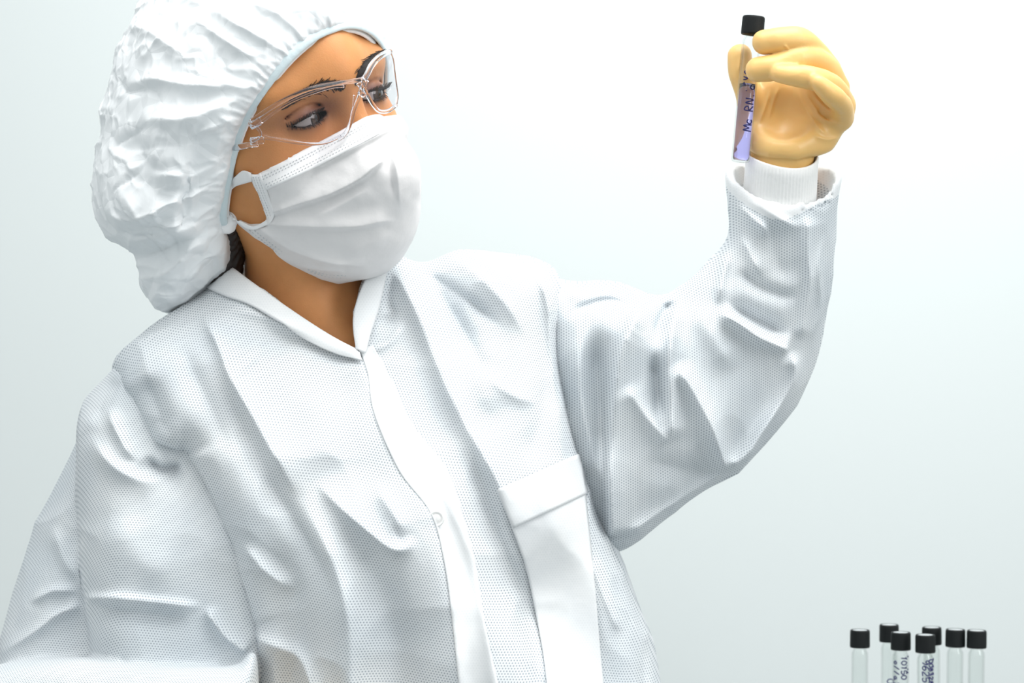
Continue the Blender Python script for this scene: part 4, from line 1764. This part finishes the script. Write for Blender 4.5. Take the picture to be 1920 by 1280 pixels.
def glove_sdf(X, Y, Z):
    palm = caps(X, Y, Z, W(1448, 165, .038), W(1462, 278, .026), .017, .020)
    palm = smin(palm, caps(X, Y, Z, W(1416, 190, .028), W(1450, 190, .034), .010, .014), .010)
    palm = smin(palm, caps(X, Y, Z, W(1530, 165, .026), W(1500, 265, .022), .0150, .0190), .012)
    palm = smin(palm, caps(X, Y, Z, W(1570, 205, .014), W(1532, 262, .016), .0115, .0130), .012)
    palm = smin(palm, caps(X, Y, Z, W(1436, 235, .028), W(1448, 288, .020), .012, .015), .012)
    wr = caps(X, Y, Z, hand_c - cuff_ax * .045, hand_c + cuff_ax * .012, .0228, .0232)
    palm = smin(palm, wr, .014)
    # hollow of the palm
    palm = smax(palm, -ell(X, Y, Z, W(1470, 205, -.002), (.020, .021, .021)), .012)
    out = palm
    ds = [chain(X, Y, Z, p) for p in smooth_fingers]
    res = None
    for d in ds:
        q = smin(palm, d, .007)
        res = q if res is None else smin(res, q, .0012)
    rx, ry, rz = X - rim_c[0], Y - rim_c[1], Z - rim_c[2]
    h = rx * cuff_ax[0] + ry * cuff_ax[1] + rz * cuff_ax[2]
    rad = np.sqrt(np.clip(rx * rx + ry * ry + rz * rz - h * h, 0, None))
    return smax(res, -np.maximum(h - .001, .0236 - rad), .010)


V, Q = nets(glove_sdf, np.arange(.135, .26, .0012), np.arange(-.045, .075, .0012), np.arange(1.53, 1.69, .0012))
V, Q = keep_largest(V, Q)
V = relax(V, Q, 2)
V, Q = subdivide(V, Q, 1)
glove_folds = [
    ([(1518, 168), (1535, 190), (1560, 212), (1592, 222)], 3, 5, 1.1, 1.3),
    ([(1505, 165), (1525, 200), (1555, 228), (1596, 236)], 4, 6, 1.3, 1.3),
    ([(1490, 160), (1508, 200), (1535, 240), (1560, 262)], 4, 7, 1.0, 1.3),
    ([(1445, 165), (1435, 200), (1420, 240)], 3, 4, .8, 1.3),
    ([(1462, 160), (1450, 190), (1442, 225)], 3, 4, .7, 1.3),
    ([(1520, 250), (1550, 262), (1580, 255)], 4, 5, .9, 1.3),
    ([(1480, 95), (1474, 88), (1468, 84)], 2, 2, .6, 1.3),
    ([(1392, 85), (1388, 110), (1385, 140)], 1.5, 3, .7, 1.3),
    ([(1530, 205), (1545, 218), (1560, 226)], 3, 3, -1.5, 1.3),
]
gm = fold_map(glove_folds, (1300, 0, 1660, 400), 1, 2.0)
Nn = normals(V, Q)
px, py = proj(V[:, 0], V[:, 1], V[:, 2])
V[:, 1] -= gm.at(px, py) * np.clip(-Nn[:, 1] * 2, 0, 1)
V += Nn * (.0007 * (vnoise(V, 90, 2) - .5) + .0005 * (ridged(V, 60, 4) - .5))[:, None]
gl = obj('glove', V, Q, M['glove'], person)
gl['label'] = 'yellow latex glove on the raised hand'

# the lowered hand rests in front of the waist, at the end of the other sleeve
HB = W(525, 1440, -.098)


def glove2(X, Y, Z):
    x, y, z = X - HB[0], Y - HB[1], Z - HB[2]
    d = caps(x, y, z, (-.055, .01, .0), (-.005, .005, -.002), .022, .024)
    d = smin(d, caps(x, y, z, (.0, .0, -.012), (.045, -.004, -.018), .018, .015), .012)
    d = smin(d, caps(x, y, z, (.0, .0, .010), (.045, -.004, .012), .018, .014), .012)
    res = d
    for k, (z0, ln) in enumerate(((.016, .030), (.001, .034), (-.014, .031), (-.028, .024))):
        pts = [((.045, -.002, z0), .0095), ((.045 + ln, -.010, z0 - .002), .0088), ((.045 + ln * 1.35, .008, z0 - .004), .0082), ((.045 + ln * 1.05, .020, z0 - .004), .0075)]
        q = smin(d, chain(x, y, z, [(np.array(a), r) for a, r in pts], .003), .006)
        res = smin(res, q, .0012)
    q = chain(x, y, z, [(np.array((-.005, -.008, .018)), .013), (np.array((.028, -.020, .034)), .010), (np.array((.056, -.020, .036)), .0085)], .003)
    return smin(res, q, .007)


V, Q = nets(glove2, np.arange(HB[0] - .085, HB[0] + .11, .0016), np.arange(HB[1] - .05, HB[1] + .05, .0016), np.arange(HB[2] - .06, HB[2] + .07, .0016))
V = relax(V, Q, 2)
g2 = obj('glove', V, Q, M['glove'], person)

# ------------------------------------------------------------------ trousers and shoes (below the frame)
def trousers(X, Y, Z):
    d = None
    for s in 'RL':
        h = J['hip' + s]
        q = chain(X, Y, Z, [(h, .085), (ground(h, .48), .068), (ground(h, .10, 0, .01), .062)])
        d = q if d is None else smin(d, q, .02)
    return np.maximum(np.maximum(d, Z - .95), .07 - Z)


V, Q = nets(trousers, np.arange(-.26, .14, .008), np.arange(-.08, .18, .008), np.arange(.05, .98, .008))
obj('trousers', relax(V, Q, 2), Q, M['trousers'], person)
for s in 'RL':
    h = J['hip' + s]

    def shoe(X, Y, Z):
        d = caps(X, Y, Z, (h[0], h[1] + .03, .045), (h[0] + .02, h[1] - .15, .032), .045, .04)
        d = smin(d, caps(X, Y, Z, (h[0], h[1] + .02, .05), (h[0], h[1] + .01, .09), .042, .038), .02)
        return np.maximum(d, .001 - Z)
    V, Q = nets(shoe, np.arange(h[0] - .07, h[0] + .09, .006), np.arange(h[1] - .21, h[1] + .10, .006), np.arange(-.005, .15, .006))
    obj('shoe', relax(V, Q, 1), Q, M['shoe'], person)

# ------------------------------------------------------------------ vials
# single-stroke handwriting, unit box, y up
GLY = {
    '0': [[(.3, 0), (0, .3), (.05, .8), (.35, 1), (.65, .7), (.6, .2), (.3, 0)]],
    '1': [[(.2, .8), (.4, 1), (.3, 0)]],
    '2': [[(0, .8), (.3, 1), (.6, .75), (.3, .4), (0, 0), (.65, .05)]],
    '3': [[(0, .9), (.4, 1), (.5, .7), (.2, .52), (.55, .35), (.4, 0), (0, .1)]],
    '5': [[(.6, 1), (.1, 1), (.05, .55), (.5, .55), (.6, .2), (.3, 0), (0, .1)]],
    '6': [[(.5, 1), (.1, .6), (.0, .2), (.3, 0), (.6, .25), (.4, .5), (.05, .35)]],
    '9': [[(.6, .75), (.3, 1), (.05, .75), (.25, .5), (.6, .75), (.55, .3), (.35, 0)]],
    '8': [[(.3, .5), (.05, .75), (.3, 1), (.55, .75), (.3, .5), (.0, .25), (.3, 0), (.6, .25), (.3, .5)]],
    'M': [[(0, 0), (.1, 1), (.35, .3), (.6, 1), (.75, 0)]],
    'c': [[(.5, .5), (.2, .6), (.0, .3), (.2, 0), (.5, .1)]],
    'R': [[(.05, 0), (.1, 1), (.5, .9), (.5, .6), (.1, .5), (.6, 0)]],
    'N': [[(0, 0), (.1, 1), (.5, 0), (.6, 1)]],
    'A': [[(0, 0), (.3, 1), (.6, 0)], [(.12, .35), (.5, .35)]],
    'o': [[(.25, 0), (0, .25), (.25, .55), (.5, .3), (.25, 0)]],
    'a': [[(.45, .5), (.15, .5), (0, .2), (.2, 0), (.45, .3), (.5, 0)]],
    'l': [[(.1, 1), (.15, 0)]],
    'v': [[(0, .6), (.2, 0), (.45, .6)]],
    '.': [[(.1, .02), (.2, .08)]],
    '-': [[(.05, .45), (.5, .5)]],
    '/': [[(0, 0), (.5, 1)]],
    's': [[(.45, .5), (.1, .5), (.15, .3), (.4, .2), (.3, 0), (0, .05)]],
}


def vial_writing(lines, r, mtl, parent, d, u, v, org, up=False, weight=.00050):
    """lines: (angle, start distance below the cap, text, letters upright along the axis?)"""
    b = MB()
    for ang, h0, text, sz in lines:
        pen = 0.0
        for ch in text:
            if ch == ' ':
                pen += .6 * sz
                continue
            for st in GLY[ch]:
                P = catmull(st, 4, False) if len(st) > 2 else np.array(st)
                pts = []
                for x, y in P:
                    # letters run down the vial, their tops to the right
                    a = ang + (y - .5) * sz / r * (-1 if up else 1)
                    hh = h0 + (pen + x * sz) * (-1 if up else 1)
                    nrm = math.cos(a) * (-v) + math.sin(a) * u
                    pts.append(org - d * hh + nrm * (r + .00008))
                b.tube(pts, weight, 5)
            pen += .85 * sz
    return b.build('handwriting', mtl, parent)


def make_vial(top, bottom, cap_r, label, liquid=False, group=None, writing=None, cap_h=.0132, sz=.0045):
    top = np.asarray(top, float)
    bottom = np.asarray(bottom, float)
    root = bpy.data.objects.new('glass_vial', None)
    COL.objects.link(root)
    root.location = tuple(bottom)
    root['label'] = label
    root['category'] = 'vial'
    if group:
        root['group'] = group
    ax_ = top - bottom
    Lt = np.linalg.norm(ax_)
    d = ax_ / Lt
    u = np.array([1, 0, 0]) - d * d[0]
    u /= np.linalg.norm(u)
    v = np.cross(d, u)
    v = v if v[1] > 0 else -v
    o0 = np.zeros(3)   # build round the root's own origin
    R = cap_r * .83
    # glass wall, outside and inside
    prof = [(.0002, 0), (R * .7, 0), (R * .93, .0006), (R, .0022)]
    prof += [(R, h) for h in np.linspace(.008, Lt - cap_h - .006, 12)]
    prof += [(R * .97, Lt - cap_h - .0042), (R * .82, Lt - cap_h - .0022), (R * .78, Lt - cap_h - .001), (R * .78, Lt - .003)]
    inner = [(max(r - .0010, .0001), max(h, .0014)) for r, h in prof][::-1]
    b = MB()
    b.lathe(prof + inner, o0, d, 56)
    b.build('glass_tube', M['glass'], root)
    # cap
    b = MB()
    n = 120
    th = np.arange(n) * 2 * PI / n
    knurl = 1 + .008 * np.cos(th * 40)
    rings = []
    for r_, h_, kn in ((.35, -.010, 0), (.86, -cap_h + .0002, 0), (.97, -cap_h, 0), (1.0, -cap_h + .0008, 0), (1.0, -cap_h + .0016, 1), (.985, -.0016, 1), (.975, -.0008, 0), (.93, 0, 0), (.80, 0, 0), (.77, -.0005, 0), (.0005, -.0005, 0)):
        rr = cap_r * r_ * (knurl if kn else 1)
        rr = rr * np.ones(n)
        rings.append(d * (Lt + h_) + np.outer(rr * np.cos(th), u) + np.outer(rr * np.sin(th), v))
    b.grid(rings, False, True)
    capo = b.build('screw_cap', M['black'], root)
    b = MB()
    rings = [d * (Lt - .0004 + hh) + cap_r * rr * (np.outer(np.cos(th), u) + np.outer(np.sin(th), v)) for rr, hh in ((.76, 0), (.70, .0003), (.0005, .0004))]
    b.grid(rings, False, True)
    b.build('cap_disc', M['liner'], capo)
    if liquid:
        hL = .0565
        b = MB()
        rr = R - .0009
        pr = [(.0002, .0016), (rr * .85, .0016), (rr, .003)] + [(rr, h) for h in np.linspace(.006, hL, 8)] + [(rr * .97, hL - .0006), (rr * .8, hL - .0011), (.0002, hL - .0013)]
        b.lathe(pr, o0, d, 64)
        b.build('liquid', M['liquid'], root)
    if writing:
        vial_writing(writing, R, M['ink'], root, d, u, v, d * (Lt - cap_h), liquid)
    return root


held = make_vial(W(1413.5, 31, 0), W(1388.5, 304, 0), .0082, 'vial of violet liquid with black cap held up between gloved fingers', liquid=True,
                 writing=[(.30, .0700, 'Mc RN.c', .0062), (-.50, .0420, '.-vo', .0050)])

bench_vials = [
    ((1612.5, 1183), 1.910, 'black-capped clear vial standing alone at the left end of the rack', None),
    ((1667, 1173), 1.946, 'black-capped clear vial half hidden behind the left inked vial', [(.0, .030, '08', .0055)]),
    ((1689, 1187), 1.895, 'black-capped vial with slanting blue ink notes, left of the 9625 vial', [(-.70, .0085, 'o//a1', .0048), (.25, .0045, '10150', .0045), (.85, .004, '-...--', .0030)]),
    ((1735, 1193), 1.879, 'black-capped vial marked 9625 in blue ink, nearest in the rack', [(-.12, .0055, '9625', .0054), (.55, .005, '008328', .0040), (1.0, .004, '-.-.-', .0034)]),
    ((1747, 1178), 1.928, 'black-capped clear vial standing directly behind the 9625 vial', None),
    ((1791.5, 1182), 1.914, 'black-capped clear vial, second from the right end of the rack', None),
    ((1831.5, 1184), 1.907, 'black-capped clear vial at the right end of the rack', None),
]
base_pts = []
random.seed(3)
for (cx_, cy_), dd, lab, wr in bench_vials:
    t = W(cx_, cy_, dd - CAMD)
    t[2] = 1.2165
    bt = t + np.array([.0015 * random.uniform(-1, 1), 0, -.1045])
    base_pts.append(bt)
    make_vial(t, bt, .0080, lab, writing=wr, group='black-capped vials in the bench rack', cap_h=.0142)

# rack and bench under the frame edge
rack = bpy.data.objects.new('vial_rack', None)
COL.objects.link(rack)
rc = np.mean(base_pts, 0)
rack.location = (rc[0], rc[1], 1.0)
rack['label'] = 'white rack holding the black-capped vials on the bench'
rack['category'] = 'rack'
x0, x1 = .262, .395
y0, y1 = .155, .275


def rack_plate(X, Y, Z):
    d = np.maximum.reduce([x0 - X, X - x1, y0 - Y, Y - y1, 1.150 - Z, Z - 1.156])
    for bpnt in base_pts:
        d = np.maximum(d, -(np.sqrt((X - bpnt[0]) ** 2 + (Y - bpnt[1]) ** 2) - .0078))
    return d


V, Q = nets(rack_plate, np.arange(x0 - .004, x1 + .005, .0015), np.arange(y0 - .004, y1 + .005, .0015), np.arange(1.146, 1.161, .0015))
off = np.array(rack.location)
obj('top_plate', V - off, Q, M['rack'], rack)
b = MB()
b.box(np.array((x0, y0, 1.104)) - off, np.array((x1, y1, 1.1118)) - off)
b.build('shelf', M['rack'], rack, smooth=False, bevel=.001)
for xa in (x0 - .006, x1):
    b = MB()
    b.box(np.array((xa, y0, 1.0)) - off, np.array((xa + .006, y1, 1.158)) - off)
    b.build('end_panel', M['rack'], rack, smooth=False, bevel=.001)

bench = bpy.data.objects.new('lab_bench', None)
COL.objects.link(bench)
bench.location = (.75, .6, 0)
bench['label'] = 'dark laboratory bench carrying the vial rack'
bench['category'] = 'bench'
ob = np.array(bench.location)
b = MB()
b.box(np.array((.24, .10, .965)) - ob, np.array((1.30, 1.14, 1.0)) - ob)
b.build('worktop', M['bench'], bench, smooth=False, bevel=.003)
for x in (.27, 1.22):
    for y in (.14, 1.05):
        b = MB()
        b.box(np.array((x, y, 0)) - ob, np.array((x + .05, y + .05, .966)) - ob)
        b.build('leg', M['bench'], bench, smooth=False, bevel=.002)
